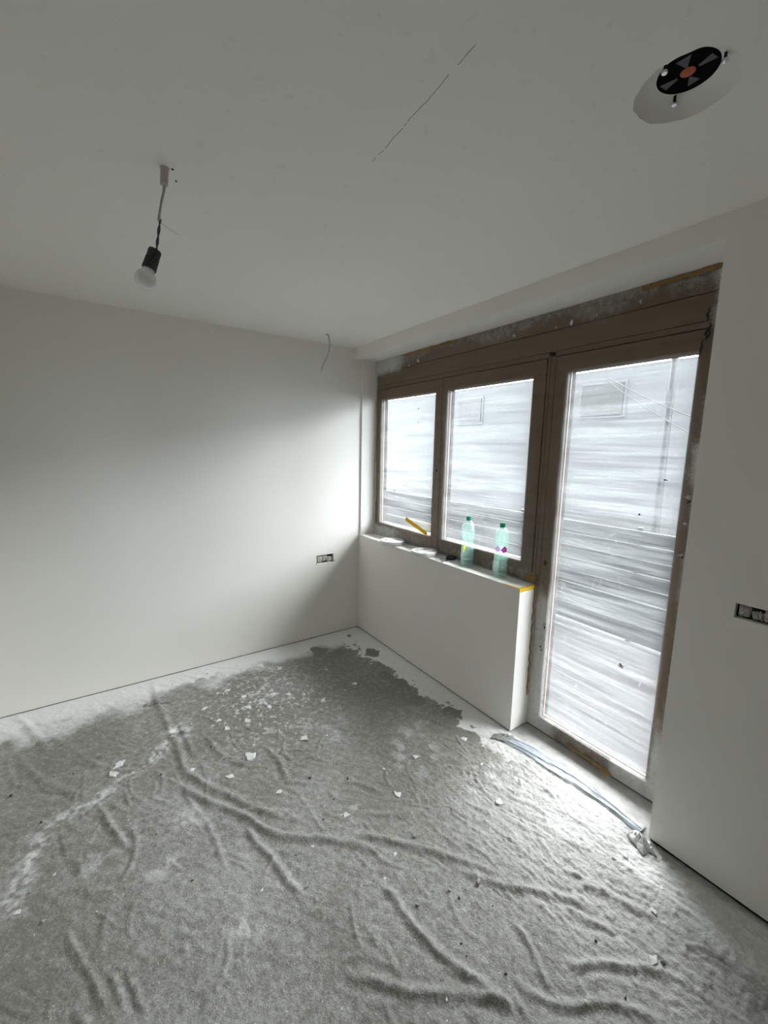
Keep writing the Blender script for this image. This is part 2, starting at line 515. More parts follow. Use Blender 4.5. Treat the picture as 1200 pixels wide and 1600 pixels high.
# walls behind the camera; unseen doorway and dark hall added to cut bounce light
DO = (-3.95, -2.95, 0.0, 2.08)
m = MB()
cells(m, ROOM_Y0 - .2, 0.06, -.05, TOP, [(DO[0], DO[1], -.05, DO[3])], lambda u, v: (ROOM_X0, u, v))
pocket(m, DO, lambda u, v: (ROOM_X0, u, v), lambda u, v: (ROOM_X0 - .2, u, v))
wq = m.build('wall_rear', M_WALL, recalc=False)
prop(wq, 'white wall opposite the window with an open doorway added behind the viewer to cut bounce light', 'wall', kind='structure')
HX = ROOM_X0 - 1.6
mb = MB().box(HX, ROOM_X0 - .2, DO[0] - .5, DO[1] + .6, -.08, 0.0).box(HX, ROOM_X0 - .2, DO[0] - .5, DO[1] + .6, 2.5, 2.6)
mb.box(HX - .1, HX, DO[0] - .5, DO[1] + .6, -.05, 2.6).box(HX, ROOM_X0 - .2, DO[0] - .6, DO[0] - .5, -.05, 2.6).box(HX, ROOM_X0 - .2, DO[1] + .6, DO[1] + .7, -.05, 2.6)
mb.build('added_hall_shell', M_ADDED_HALL, wq)
mb = MB().box(ROOM_X0 - .21, ROOM_X0 - .19, ROOM_Y0 - .2, DO[0], -.05, TOP).box(ROOM_X0 - .21, ROOM_X0 - .19, DO[1], 0.2, -.05, TOP).box(ROOM_X0 - .21, ROOM_X0 - .19, DO[0], DO[1], DO[3], TOP)
mb.build('wall_core', M_DARK, wq)
prop(MB().box(ROOM_X0 - .2, 0.36, ROOM_Y0 - .2, ROOM_Y0, -.05, TOP).build('wall_near', M_WALL), 'white wall behind the viewer', 'wall', kind='structure')
# the rest of the house front outside
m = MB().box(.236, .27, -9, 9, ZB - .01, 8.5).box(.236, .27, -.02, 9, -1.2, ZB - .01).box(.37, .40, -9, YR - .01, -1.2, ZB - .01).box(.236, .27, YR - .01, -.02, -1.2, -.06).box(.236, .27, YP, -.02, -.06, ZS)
m.box(.27, 1.45, -7, 7, 2.72, 2.90)      # unseen balcony slab added to block light from the high sky
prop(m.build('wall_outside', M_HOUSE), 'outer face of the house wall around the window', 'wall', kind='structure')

# ceiling with the round cut-out
VX, VY, VR = -0.755, -2.685, 0.105
m = MB()
hb = (VX - .2, VX + .2, VY - .2, VY + .2)
cells(m, ROOM_X0 - .2, 0.0, ROOM_Y0 - .2, 0.05, [hb], lambda u, v: (u, v, H))
NR = 96
cv, sv, fs = [], [], []
for k in range(NR):
    a = 2 * PI * k / NR
    ca, sa = math.cos(a), math.sin(a)
    rr = VR * (1 + 0.012 * math.sin(7 * a) + 0.008 * math.sin(17 * a + 1))
    q = 0.2 / max(abs(ca), abs(sa))
    cv.append((VX + rr * ca, VY + rr * sa, H)); sv.append((VX + q * ca, VY + q * sa, H))
m.add(cv + sv, [(k, (k + 1) % NR, NR + (k + 1) % NR, NR + k) for k in range(NR)])
ce = m.build('ceiling', M_CEIL, recalc=False)
prop(ce, 'plain white ceiling with a fine crack and a round cut-out', 'ceiling', kind='structure')
MB().box(ROOM_X0 - .2, 0.36, ROOM_Y0 - .2, 0.2, TOP, TOP + .05).build('ceiling_slab', M_DARK, ce)

# left window reveal
prop(MB().box(0.010, 0.20, -0.020, 0.001, ZS, ZB).build('trim_1', M_WALL, bevel=0.002), 'narrow white reveal between left wall and window', 'reveal', kind='structure')

# ---------------------------------------------------------------- window and balcony door
def ring(mb, x0, x1, o, i):
    """mitred rectangular frame between outer o and inner i = (ya, yb, za, zb), ya > yb"""
    O = [(o[0], o[2]), (o[1], o[2]), (o[1], o[3]), (o[0], o[3])]
    I = [(i[0], i[2]), (i[1], i[2]), (i[1], i[3]), (i[0], i[3])]
    vs = [(x0, *p) for p in O] + [(x0, *p) for p in I] + [(x1, *p) for p in O] + [(x1, *p) for p in I]
    fs = []
    for k in range(4):
        j = (k + 1) % 4
        fs += [(k, j, 4 + j, 4 + k), (8 + k, 12 + k, 12 + j, 8 + j), (k, 8 + k, 8 + j, j), (4 + k, 4 + j, 12 + j, 12 + k)]
    return mb.add(vs, fs)

def sash(name, parent, o, i):
    s = ring(MB(), XW, XW + .036, o, i).build(name, M_FRAME, parent, bevel=0.003)
    e = 0.005
    ring(MB(), XW + .018, XW + .030, (i[0] + .001, i[1] - .001, i[2] - .001, i[3] + .001), (i[0] - e, i[1] + e, i[2] + e, i[3] - e)).build('glazing_bead', M_BEAD, s)
    MB().box(XW + .031, XW + .035, i[0] + .004, i[1] - .004, i[2] - .004, i[3] + .004).build('pane', M_GLASS, s)
    ring(MB(), XW + .037, XW + .062, o, (i[0] - .004, i[1] + .004, i[2] + .004, i[3] - .004)).build('outer_rebate', M_GASKET, s)
    return s

def face_disc(name, mat, parent, y, z, ry, rz, x=XW - .0006):
    vs = [(x - .0012, y + ry * math.cos(a), z + rz * math.sin(a)) for a in [2 * PI * k / 14 for k in range(14)]]
    vb = [(x + .001, p[1], p[2]) for p in vs]
    mb = MB().add(vs + vb, [tuple(range(14))] + [(k, (k + 1) % 14, 14 + (k + 1) % 14, 14 + k) for k in range(14)])
    return mb.build(name, mat, parent)

w = empty('window_1', (XW, -0.9, ZS))
prop(w, 'brown two-sash window above the parapet sill', 'window', kind='structure')
XF = XW + .020
G = 0.0022
s1 = sash('sash', w, (-0.047, -0.889 + G, 0.918, 2.172), (-0.112, -0.812, 1.010, 2.089))
s2 = sash('sash', w, (-0.889 - G, -1.730, 0.918, 2.172), (-0.945, -1.646, 1.011, 2.090))
ring(MB(), XF + .004, XF + .06, (-0.020, -1.7515, ZS, 2.2045), (-0.060, -1.700, 0.975, 2.140)).build('outer_frame', M_GASKET, w)
MB().box(XW + .004, XF + .02, -1.7335, -1.7520, ZS, 2.2045).build('jamb', M_FRAME, w, bevel=.0015)
MB().box(XW + .004, XF + .02, -0.020, -0.043, ZS, 2.2045).build('jamb', M_FRAME, w, bevel=.0015)
MB().box(XW + .004, XF + .02, -0.020, -1.7520, 2.1765, 2.2045).build('head_rail', M_FRAME, w, bevel=.0015)
MB().box(XW + .018, XF + .03, -0.020, -1.7520, ZS, 0.914).build('sill_rail', M_FRAME, w, bevel=.0015)
MB().box(XW + .002, XF + .06, -0.020, YR, 2.2062, 2.3145).build('head_board', M_FRAME, w, bevel=.0015)
MB().box(XW - .002, XF + .06, -0.020, YR, 2.3170, ZB - .003).build('cover_strip', M_FRAME, w, bevel=.0015)
MB().box(XF + .006, XF + .05, -0.020, YR, 2.19, ZB).build('shadow_gap', M_GASKET, w)
for (y, z, r) in ((-0.853, 1.513, .011), (-0.853, 1.545, .004), (-0.853, 1.481, .004), (-0.079, 1.466, .006)):
    face_disc('handle_hole', M_DARK, s1, y, z, r, r)

d = empty('door_1', (XW, -2.15, 0))
prop(d, 'brown glazed balcony door with pale hazy pane', 'door', kind='structure')
ds = sash('door_leaf', d, (-1.7865, -2.532, 0.019, 2.174), (-1.866, -2.447, 0.103, 2.091))
MB().box(XW + .004, XF + .02, -1.7540, -1.7825, 0.0, 2.2045).build('jamb', M_FRAME, d, bevel=.0015)
MB().box(XW + .004, XF + .02, -2.5360, YR + .001, 0.0, 2.2045).build('jamb', M_FRAME, d, bevel=.0015)
MB().box(XW + .004, XF + .02, -1.7540, YR + .001, 2.1785, 2.2045).build('head_rail', M_FRAME, d, bevel=.0015)
ring(MB(), XF + .004, XF + .06, (-1.7525, YR, -.02, 2.2045), (-1.830, -2.500, 0.060, 2.140)).build('outer_frame', M_GASKET, d)
MB().box(XW + .03, XF + .10, -1.7525, YR, -.06, 0.006).build('threshold', M_GASKET, d)

face_disc('lock_hole', M_DARK, ds, -1.816, 1.032, .009, .016)
for (y, z, r) in ((-1.834, .389, .004), (-1.832, .265, .004)):
    face_disc('screw_hole', M_DARK, ds, y, z, r, r)

# ---------------------------------------------------------------- masking film over window and door
def grid_mesh(name, V, F, mat, attr=None, parent=None, smooth=True):
    me = bpy.data.meshes.new(name)
    nv, nf = len(V), len(F)
    me.vertices.add(nv); me.vertices.foreach_set('co', np.asarray(V, np.float32).ravel())
    me.loops.add(nf * 4); me.loops.foreach_set('vertex_index', np.asarray(F, np.int32).ravel())
    me.polygons.add(nf); me.polygons.foreach_set('loop_start', np.arange(0, nf * 4, 4, dtype=np.int32))
    try: me.polygons.foreach_set('loop_total', np.full(nf, 4, np.int32))
    except Exception: pass
    if smooth: me.polygons.foreach_set('use_smooth', np.ones(nf, bool))
    me.update(calc_edges=True); me.validate()
    if attr:
        for k, v in attr.items():
            a = me.attributes.new(k, 'FLOAT', 'POINT'); a.data.foreach_set('value', np.asarray(v, np.float32))
    return link(name, me, mat, parent)

def cull(V, F, keep_face, attrs):
    F = F[keep_face]
    used = np.zeros(len(V), bool); used[F.ravel()] = True
    idx = np.cumsum(used) - 1
    return V[used], idx[F], {k: v[used] for k, v in attrs.items()}

def lattice(nu, nv):
    i, j = np.meshgrid(np.arange(nu - 1), np.arange(nv - 1), indexing='ij')
    a = (i * nv + j).ravel()
    return np.stack([a, a + nv, a + nv + 1, a + 1], 1)

ys = np.linspace(-0.0225, YR + .003, 210); zs = np.linspace(0.006, ZB - .002, 200)
Y, Z = np.meshgrid(ys, zs, indexing='ij')
Y = Y.ravel(); Z = Z.ravel()
nz = fbm(Y * 4, Z * 4, 3); n2 = fbm(Y * 9 + Z * 5, Z * 2 - Y, 9)
Xf = XW - .0065 + (nz - .5) * .004 + (n2 - .5) * .003
spray = np.zeros_like(Y)
nb = fbm(Y * 3.5, Z * 3.5, 21)
def put(v):
    global spray
    spray = np.maximum(spray, v)
put(0.95 * sstep(-0.55, -0.12, Y + (nb - .5) * .5) * sstep(2.27, 2.36, Z + (nb - .5) * .1))       # top left corner
put(0.30 * sstep(2.315, 2.36, Z + (nb - .5) * .12) * sstep(-.9, -.5, Y + (nb - .5) * .5))
put(0.34 * sstep(2.30, 2.40, Z + (nb - .5) * .12))
put(0.75 * sstep(-0.060, -0.028, Y + (nb - .5) * .03))                                            # left edge
put(1.0 * sstep(-2.44, -2.53, Y + (nb - .5) * .10) * sstep(2.08, 2.30, Z))                         # top right corner
put(0.62 * sstep(-2.475, -2.53, Y + (nb - .5) * .06))                                              # right edge
put(0.75 * sstep(-2.45, -2.50, Y) * sstep(.14, .06, np.abs(Z - 1.62)))
put(0.7 * sstep(-2.45, -2.47, Y) * sstep(.62, .2, Z))
put(0.78 * sstep(.98, .72, Z + (nb - .5) * .3) * sstep(-1.885, -1.86, Y + (nb - .5) * .02))         # lower left stile of the door
put(0.72 * sstep(.13, .09, Z) * np.maximum(sstep(-2.02, -1.90, Y), sstep(-2.24, -2.32, Y)))          # door bottom rail
put(0.20 * sstep(.13, .09, Z))
put(0.62 * sstep(1.02, .96, Z + (nb - .5) * .05) * sstep(-.50, -.28, Y + (nb - .5) * .25) * (Y > YP))  # lower left corner of the window
put(0.30 * sstep(1.00, .93, Z + (nb - .5) * .08) * (Y > YP))
V = np.stack([Xf, Y, Z], 1); F = lattice(210, 200)
cy = Y[F].mean(1); cz = Z[F].mean(1)
V1, F1, a1 = cull(V, F, (cy > YP + .002) & (cz > ZS + .004), {'spray': spray})
V2, F2, a2 = cull(V, F, (cy <= YP + .002) & (cz > .020), {'spray': spray})
film_w = grid_mesh('masking_film', V1, F1, M_FILM, a1)
prop(film_w, 'thin clear masking film with white overspray stretched over the two-sash window', 'film')
film_d = grid_mesh('masking_film', V2, F2, M_FILM, a2)
prop(film_d, 'thin clear masking film with white overspray stretched over the balcony door', 'film')

def tear(y, z, w, h, mat, seed):
    r = random.Random(seed)
    n = 9
    vs = []; fs = []
    for k in range(n):
        t = k / (n - 1)
        ww = w * (0.25 + math.sin(PI * t)) * (0.7 + .5 * r.random())
        yy = y + (r.random() - .5) * w * .8; zz = z + (t - .5) * h
        xo = XW - .010 - .007 * math.sin(PI * t) * r.random()
        vs += [(xo, yy - ww / 2, zz), (xo - .004 * r.random(), yy, zz + .002), (xo, yy + ww / 2, zz)]
        if k: b = 3 * k; fs += [(b - 3, b - 2, b + 1, b), (b - 2, b - 1, b + 2, b + 1)]
    return MB().add(vs, fs).build('tear', mat, film_w if y > YP else film_d, smooth=True, recalc=False)
for k, (y, z, w_, h_, mt) in enumerate([(-2.470, 2.225, .008, .055, M_DARK), (-2.472, 2.15, .012, .05, M_DARK), (-2.459, 2.10, .007, .06, M_DARK), (-2.480, 2.17, .006, .05, M_DARK),
        (-2.478, 1.482, .016, .018, M_CHIPG), (-2.484, 1.463, .010, .014, M_DARK), (-2.482, 1.368, .012, .012, M_CHIPG), (-2.482, 1.228, .018, .014, M_CHIPG), (-2.487, 1.222, .008, .016, M_DARK),
        (-1.865, 2.328, .014, .030, M_CHIPW), (-1.500, 2.338, .016, .016, M_CHIPG), (-2.0, 2.334, .010, .020, M_CHIPG), (-1.777, 2.325, .012, .014, M_CHIPG), (-0.608, 2.334, .020, .026, M_CHIPW), (-0.50, 2.315, .03, .014, M_CHIPG),
        (-2.20, 2.345, .008, .022, M_CHIPG), (-1.848, .671, .012, .030, M_CHIPG), (-1.852, .655, .006, .02, M_DARK), (-1.836, .533, .012, .014, M_CHIPD), (-1.843, .515, .010, .010, M_CHIPD),
        (-2.294, 1.382, .010, .010, M_CHIPD), (-2.384, 1.55, .014, .006, M_CHIPD), (-2.287, .622, .020, .026, M_CHIPG), (-0.634, 1.974, .006, .022, M_CHIPD), (-0.639, 1.872, .006, .018, M_CHIPD), (-0.492, 1.374, .005, .014, M_CHIPD)]):
    tear(y, z, w_, h_, mt, k)

# ---------------------------------------------------------------- yellow tapes
def strip_yz(name, a, b, width, x, mat, n=14, rag=.12, seed=1, parent=None):
    """thin strip lying in a plane x = const from a to b (y, z)"""
    r = random.Random(seed)
    a = Vector((0, *a)); b = Vector((0, *b)); t = (b - a).normalized(); s = Vector((1, 0, 0)).cross(t)
    vs = []; fs = []
    for k in range(n):
        p = a.lerp(b, k / (n - 1)); e1 = width / 2 * (1 + rag * (r.random() - .5)); e2 = width / 2 * (1 + rag * (r.random() - .5))
        o = .0006 * r.random()
        for q, dx in ((p + s * e1, 0), (p - s * e2, 0)):
            vs += [(x - .0008 - o, q.y, q.z), (x, q.y, q.z)]
        if k:
            c = 4 * k
            fs += [(c - 4, c - 2, c + 2, c), (c - 3, c + 1, c + 3, c - 1), (c - 4, c, c + 1, c - 3), (c - 2, c - 1, c + 3, c + 2)]
    fs += [(0, 1, 3, 2), (4 * n - 4, 4 * n - 2, 4 * n - 1, 4 * n - 3)]
    return MB().add(vs, fs).build(name, mat, parent)
prop(strip_yz('masking_tape', (-0.509, 1.098), (-0.783, 1.019), .034, XW - .011, M_TAPE, rag=.05), 'yellow masking tape strip slanting across the lower left window pane', 'tape')
prop(strip_yz('masking_tape', (-0.46, 2.398), (-1.02, 2.401), .020, XW - .012, M_TAPED, 24, 1.1, 5), 'ochre masking tape under the bulkhead at the left end of the window', 'tape')
prop(strip_yz('masking_tape', (-2.20, 2.399), (-2.50, 2.402), .017, XW - .012, M_TAPED, 16, 1.1, 6), 'ochre masking tape under the bulkhead above the balcony door', 'tape')
prop(strip_yz('masking_tape', (-2.06, .032), (-2.30, .027), .020, XW - .012, M_TAPED, 16, 1.0, 8), 'dirty ochre masking tape along the bottom of the balcony door', 'tape')
prop(strip_yz('masking_tape', (-1.690, .925), (-1.768, .922), .040, XW - .012, M_TAPED, 8, .3, 9), 'ochre masking tape piece on the window frame just above the parapet end', 'tape')
# tape folded over the top of the parapet end
mb = MB()
n = 10; r = random.Random(3); vs = []; fs = []
for k in range(n):
    x = -0.002 + (XW - .012) * k / (n - 1)
    dz = .018 + .004 * r.random(); dy = .012 + .006 * r.random()
    vs += [(x, YP - .0012, ZS - dz), (x, YP - .0014, ZS + .0012), (x, YP + dy, ZS + .0014)]
    if k: b = 3 * k; fs += [(b - 3, b - 2, b + 1, b), (b - 2, b - 1, b + 2, b + 1)]
mb.add(vs, fs)
vs = []; fs = []
for k in range(9):
    y = YP + .012 + .11 * k / 8; e = .010 * (1 - k / 9) + .003 * r.random()
    vs += [(-.0008, y, ZS + .0014), (.004 + e, y, ZS + .0014)]
    if k: b = 2 * k; fs += [(b - 2, b - 1, b + 1, b)]
mb.add(vs, fs)
tp = mb.build('masking_tape', M_TAPE, recalc=False)
sol = tp.modifiers.new('thickness', 'SOLIDIFY'); sol.thickness = .0006; sol.offset = 1
prop(tp, 'yellow masking tape folded over the top corner of the parapet end', 'tape')
# rusty sealing bead in the corner between parapet end and door frame
mb = MB()
pts = [(XW - .022 + .003 * math.sin(k * 1.7), YP - .004 - .002 * math.sin(k * 2.3), .20 + (.90 - .20) * k / 30) for k in range(31)]
mb.tube(pts, [.0035 + .002 * abs(math.sin(k * 1.1)) for k in range(31)], 6)
prop(mb.build('sealant_bead', M_TAPED, smooth=True), 'rusty orange sealant line in the corner of parapet end and door frame', 'sealant')

# ---------------------------------------------------------------- sill: bottles
def bottle(loc, label, hgt=.338, waist=.17, seed=1):
    e = empty('water_bottle', loc)
    prop(e, label, 'bottle', 'bottles on the sill')
    prof = [(.030, .004), (.036, .0), (.0405, .006), (.0425, .016), (.0435, .035), (.0428, .040), (.0437, .047), (.0430, .054), (.0438, .062), (.0430, .070), (.0437, .079), (.0428, .087), (.0436, .096), (.0428, .104),
            (.0432, .116), (.0425, .126), (.0415, .140), (.0402, .155), (.0396, .170), (.0400, .185), (.0412, .200), (.0430, .218), (.0445, .236), (.0446, .250), (.0430, .265), (.0385, .281), (.0305, .295), (.0215, .306), (.0150, .312), (.0135, .316), (.0135, .322)]
    mb = MB()
    mb.lathe(prof, 40, (0, 0, 0), lambda a, z: 1 + (.022 * math.sin(7 * a + 60 * z) + .012 * math.sin(5 * a - 90 * z + seed)) * (1 if .01 < z < .125 else 0), close=False)
    mb.add([(0.030 * math.cos(2 * PI * k / 40), .030 * math.sin(2 * PI * k / 40), .004) for k in range(40)], [tuple(range(40))])
    b = mb.build('bottle_body', M_PET, e, smooth=True, loc=loc) if False else None
    me_o = mb.build('bottle_body', M_PET, None, smooth=True)
    me_o.parent = e
    cp = MB().lathe([(.0150, .316), (.0158, .317), (.0158, .334), (.0150, .338)], 28, (0, 0, 0), lambda a, z: 1 + .02 * math.sin(28 * a / 2))
    c = cp.build('cap', M_CAP, None, smooth=True); c.parent = e
    nk = MB().lathe([(.0165, .3115), (.0172, .3125), (.0172, .3140), (.0165, .315)], 28).build('neck_ring', M_CAP, None, smooth=True); nk.parent = e
    return e

def decal(e, name, mat, shape, ang, z, rad):
    """flat print wrapped on the bottle: shape is a list of (u, v) in metres"""
    vs = [(0, 0)] + list(shape)
    P = []
    for (u, v) in vs:
        a = ang + u / rad
        P.append((rad * math.cos(a), rad * math.sin(a), z + v))
    n = len(shape)
    o = MB().add(P, [(0, 1 + k, 1 + (k + 1) % n) for k in range(n)]).build(name, mat, None, recalc=False)
    o.parent = e
    return o
B1 = (0.096, -1.262, ZS + .0005); B2 = (0.094, -1.546, ZS + .0005)
b1 = bottle(B1, 'pale green water bottle with a yellow print, nearer the two round lids', seed=1)
b2 = bottle(B2, 'pale green water bottle with purple flower prints, nearer the balcony door', seed=4)
wm = MB().lathe([(.030, .0055), (.038, .007), (.0405, .018), (.0412, .040), (.0412, .052)], 32).build('water', M_WATER, None, smooth=True); wm.parent = b1
va = math.atan2(-3.206 + 1.4, -1.942 - .09)      # side of the bottles that looks into the room
wob = lambda n, fn: [(fn(2 * PI * k / n)[0], fn(2 * PI * k / n)[1]) for k in range(n)]
decal(b1, 'label_print', M_PRINTY, [(-.010, -.020), (.000, -.019), (.006, -.004), (.012, .014), (.004, .017), (-.006, .012), (-.010, -.002)], va - .42, .135, .0445)
decal(b1, 'label_print', M_PRINTY, [(-.004, -.006), (.006, -.004), (.007, .005), (-.003, .004)], va - .55, .108, .0452)
petal = lambda s: wob(22, lambda a: (s * (.70 + .30 * abs(math.sin(2.5 * a))) * math.cos(a) * 1.25, s * (.70 + .25 * abs(math.sin(2.5 * a))) * math.sin(a)))
decal(b2, 'label_print', M_PRINTP, petal(.019), va + .45, .178, .0425)
decal(b2, 'label_print', M_PRINTD, wob(12, lambda a: (.006 * math.cos(a), .008 * math.sin(a))), va + .45, .194, .0430)
decal(b2, 'label_print', M_PRINTL, petal(.018), va - .62, .180, .0425)
decal(b2, 'label_print', M_PRINTL, wob(12, lambda a: (.006 * math.cos(a), .010 * math.sin(a))), va - .55, .198, .0432)
decal(b2, 'label_print', M_PRINTP, [(-.013, -.002), (.013, -.004), (.013, -.001), (-.013, .001)], va + .45, .175, .0440)

# ---------------------------------------------------------------- sill: round lids with dried filler
def lid(loc, label, seed, rad=.099):
    e = empty('round_lid', loc)
    prop(e, label, 'lid', 'plaster lids on the sill')
    r = random.Random(seed)
    ph = [r.random() * 6.28 for _ in range(6)]
    wav = lambda a, z: 1 + .006 * math.sin(3 * a + ph[0]) + .004 * math.sin(7 * a + ph[1])
    o = MB().lathe([(rad * .90, .0), (rad * .965, .001), (rad, .006), (rad, .024), (rad * .985, .030), (rad * .95, .032), (rad * .93, .028)], 48, rfun=wav).build('lid_body', M_WHITEP, None, smooth=True)
    o.parent = e
    # dried filler: ragged raised crust on the top
    n1, n2 = 56, 12
    vs = []; fs = []
    for j in range(n2):
        t = (j + 1) / n2
        for k in range(n1):
            a = 2 * PI * k / n1
            rr = rad * .95 * t * (1 + (.03 * math.sin(5 * a + ph[2]) + .02 * math.sin(11 * a + ph[3])) * t)
            z = .0300 + .0045 * float(fbm(np.array([4 + math.cos(a) * t * 4.0]), np.array([7 + math.sin(a) * t * 4.0]), seed)[0]) - .010 * (1 - t) ** 1.5 * 1.1 - (.004 if j == n2 - 1 else 0)
            vs.append((rr * math.cos(a), rr * math.sin(a), z))
    for j in range(n2 - 1):
        for k in range(n1):
            k2 = (k + 1) % n1
            fs.append((j * n1 + k, j * n1 + k2, (j + 1) * n1 + k2, (j + 1) * n1 + k))
    fs.append(tuple(range(n1)))
    o = MB().add(vs, fs).build('dried_filler', M_LIDP, None, smooth=True); o.parent = e
    for k in range(7):
        a = 6.28 * k / 7 + r.random(); q = rad * (.35 + .5 * r.random())
        oo = MB().lathe([(.004, 0), (.009 + .006 * r.random(), .002), (.004, .006)], 9, (q * math.cos(a), q * math.sin(a), .031), lambda a_, z_: 1 + .3 * math.sin(3 * a_ + k)).build('filler_lump', M_LIDP, None, smooth=True)
        oo.parent = e
    return e
lid((0.040, -0.468, ZS + .001), 'white plaster-crusted round lid on the sill nearest the room corner', 5)
lid((0.040, -0.880, ZS + .001), 'white plaster-crusted round lid on the sill nearer the black keys', 9)

# ---------------------------------------------------------------- sill: keys
k = empty('key_bunch', (0.082, -1.090, ZS)); k.scale = (1.25, 1.25, 1.3)
prop(k, 'black key fob with metal keys lying between lid and water bottle', 'keys')
def local(mb, name, mat, parent, **kw):
    o = mb.build(name, mat, None, **kw); o.parent = parent; return o
pts = [(.050, -.020, .012), (.040, -.018, .0135), (.020, -.010, .0135), (.000, -.002, .012), (-.012, .004, .010)]
local(MB().tube(pts, [.004, .0115, .0125, .0095, .004], 12), 'fob', M_BLACK, k, smooth=True)
local(MB().tube([(.008 + .012 * math.cos(a), .010 + .004 * math.cos(a), .024 + .012 * math.sin(a)) for a in [2 * PI * i / 18 for i in range(19)]], .0016, 6), 'split_ring', M_BLACK, k, smooth=True)
for i, (ax, ay) in enumerate(((-.050, .000), (-.046, .016))):
    mb = MB()
    mb.box(-.013, -.013 + .028, -.010, .010, 0, .0025)
    for q in range(4): mb.box(-.013 - .009 * (q + 1), -.013 - .009 * q, -.0035, .0035 - .0012 * (q % 2), .0003, .0022)
    o = local(mb, 'key', M_STEEL, k)
    o.location = (ax * .45, ay - .006, .001 + .003 * i); o.rotation_euler = (0, 0.04, .25 - .5 * i)
local(MB().lathe([(.003, 0), (.010, .004), (.011, .009), (.004, .013)], 10, (.012, .006, .012)), 'key_head', M_BLACK, k, smooth=True)

# small white card behind the second bottle
prop(strip_yz('film_scrap', (-1.470, .892), (-1.470, .965), .05, XW - .012, M_WHITEP, 6, .25, 12), 'scrap of white film standing behind the bottle with purple prints', 'film scrap')

# ---------------------------------------------------------------- lamp
L0 = Vector((-1.704, -1.643, H))
lamp = empty('bulb_lamp', L0)
prop(lamp, 'bare white bulb hanging from the ceiling on a thin wire', 'lamp')
mb = MB()
prof = []
for i in range(25):
    prof.append((.0105 + (.0012 if i % 2 else 0), -.050 + .058 * i / 24))
mb.lathe(prof, 18)
c = local(mb, 'conduit_stub', M_CONDUIT, lamp, smooth=False); c.rotation_euler = (0, 0.08, 0)
local(MB().lathe([(.0125, -.004), (.0135, -.001), (.0135, .002)], 20), 'ceiling_collar', M_CONDUIT, lamp)
P = [(-.002, 0, -.045), (-.006, .001, -.07), (-.014, .001, -.10), (-.020, .0, -.13), (-.024, 0, -.155)]
local(MB().tube(P, [.0045, .0040, .0035, .0034, .0045], 8), 'cable_sheath', M_WIREG, lamp, smooth=True)
mb = MB()
for ph in (0, PI):
    mb.tube([(-.020 - .016 * t + .0022 * math.cos(9 * t + ph), .0022 * math.sin(9 * t + ph), -.150 - .098 * t) for t in [q / 24 for q in range(25)]], .0022, 6)
local(mb, 'wire', M_WIREB, lamp, smooth=True)
local(MB().tube([(-.024, 0, -.158), (.006, .004, -.170), (.036, .006, -.178)], .0007, 5), 'stray_wire', M_WIREG, lamp)
tilt = Matrix.Rotation(0.30, 4, Vector((-.566, -.82, 0)).normalized()) if False else Matrix.Rotation(-0.30, 4, 'Y')
holder = local(MB().lathe([(.012, .0), (.0175, -.002), (.0185, -.006), (.0185, -.022), (.0178, -.023), (.0178, -.026), (.0190, -.027), (.0205, -.064), (.0185, -.065)][::-1], 26), 'lampholder', M_SOCKET, lamp, smooth=True)
holder.location = (-.038, 0, -.243); holder.rotation_euler = (0, 0.33, 0)
bp_ = [(.0150, -.050), (.0160, -.062), (.0185, -.074), (.0195, -.076), (.0250, -.081), (.0282, -.089), (.0292, -.098), (.0280, -.108), (.0240, -.117), (.0165, -.1235), (.0075, -.1265), (.0005, -.127)][::-1]
bulb = local(MB().lathe(bp_, 36), 'bulb', M_BULB, lamp, smooth=True)
bulb.location = holder.location; bulb.rotation_euler = holder.rotation_euler
sw = local(MB().box(-.004, .004, -.0215, -.0175, -.034, -.022), 'holder_clip', M_BLACK, holder, bevel=.001)
for (x, y, r_) in ((-1.683, -1.650, .004), (-1.664, -1.592, .0035)):
    o = MB().lathe([(r_, -.0012), (r_ * 1.05, .0)], 12, (x, y, H)).build('drill_hole', M_DARK, ce)

# loose cable near the corner
cb = empty('loose_cable', (-0.452, -0.261, H))
prop(cb, 'thin white cable end hanging from the ceiling near the far corner', 'cable')
local(MB().tube([(.004, 0, .004), (.012, 0, -.012), (.020, 0, -.04), (.022, 0, -.075), (.016, 0, -.115), (.004, 0, -.155), (-.020, 0, -.200), (-.036, 0, -.235), (-.044, 0, -.262)], .0052, 8), 'sheath', M_WIREW, cb, smooth=True)
local(MB().tube([(-.042, 0, -.255), (-.046, 0, -.272), (-.043, 0, -.285)], .0018, 6), 'bare_core', M_WIREG, cb, smooth=True)
local(MB().tube([(-.014, 0, -.001), (.006, 0, -.006), (.016, .0, -.004)], .0035, 6), 'fixing_clip', M_WIREG, cb, smooth=True)
local(MB().tube([(.010, 0, -.004), (.034, .002, -.005)], .0010, 5), 'cut_strand', M_WIREG, cb)

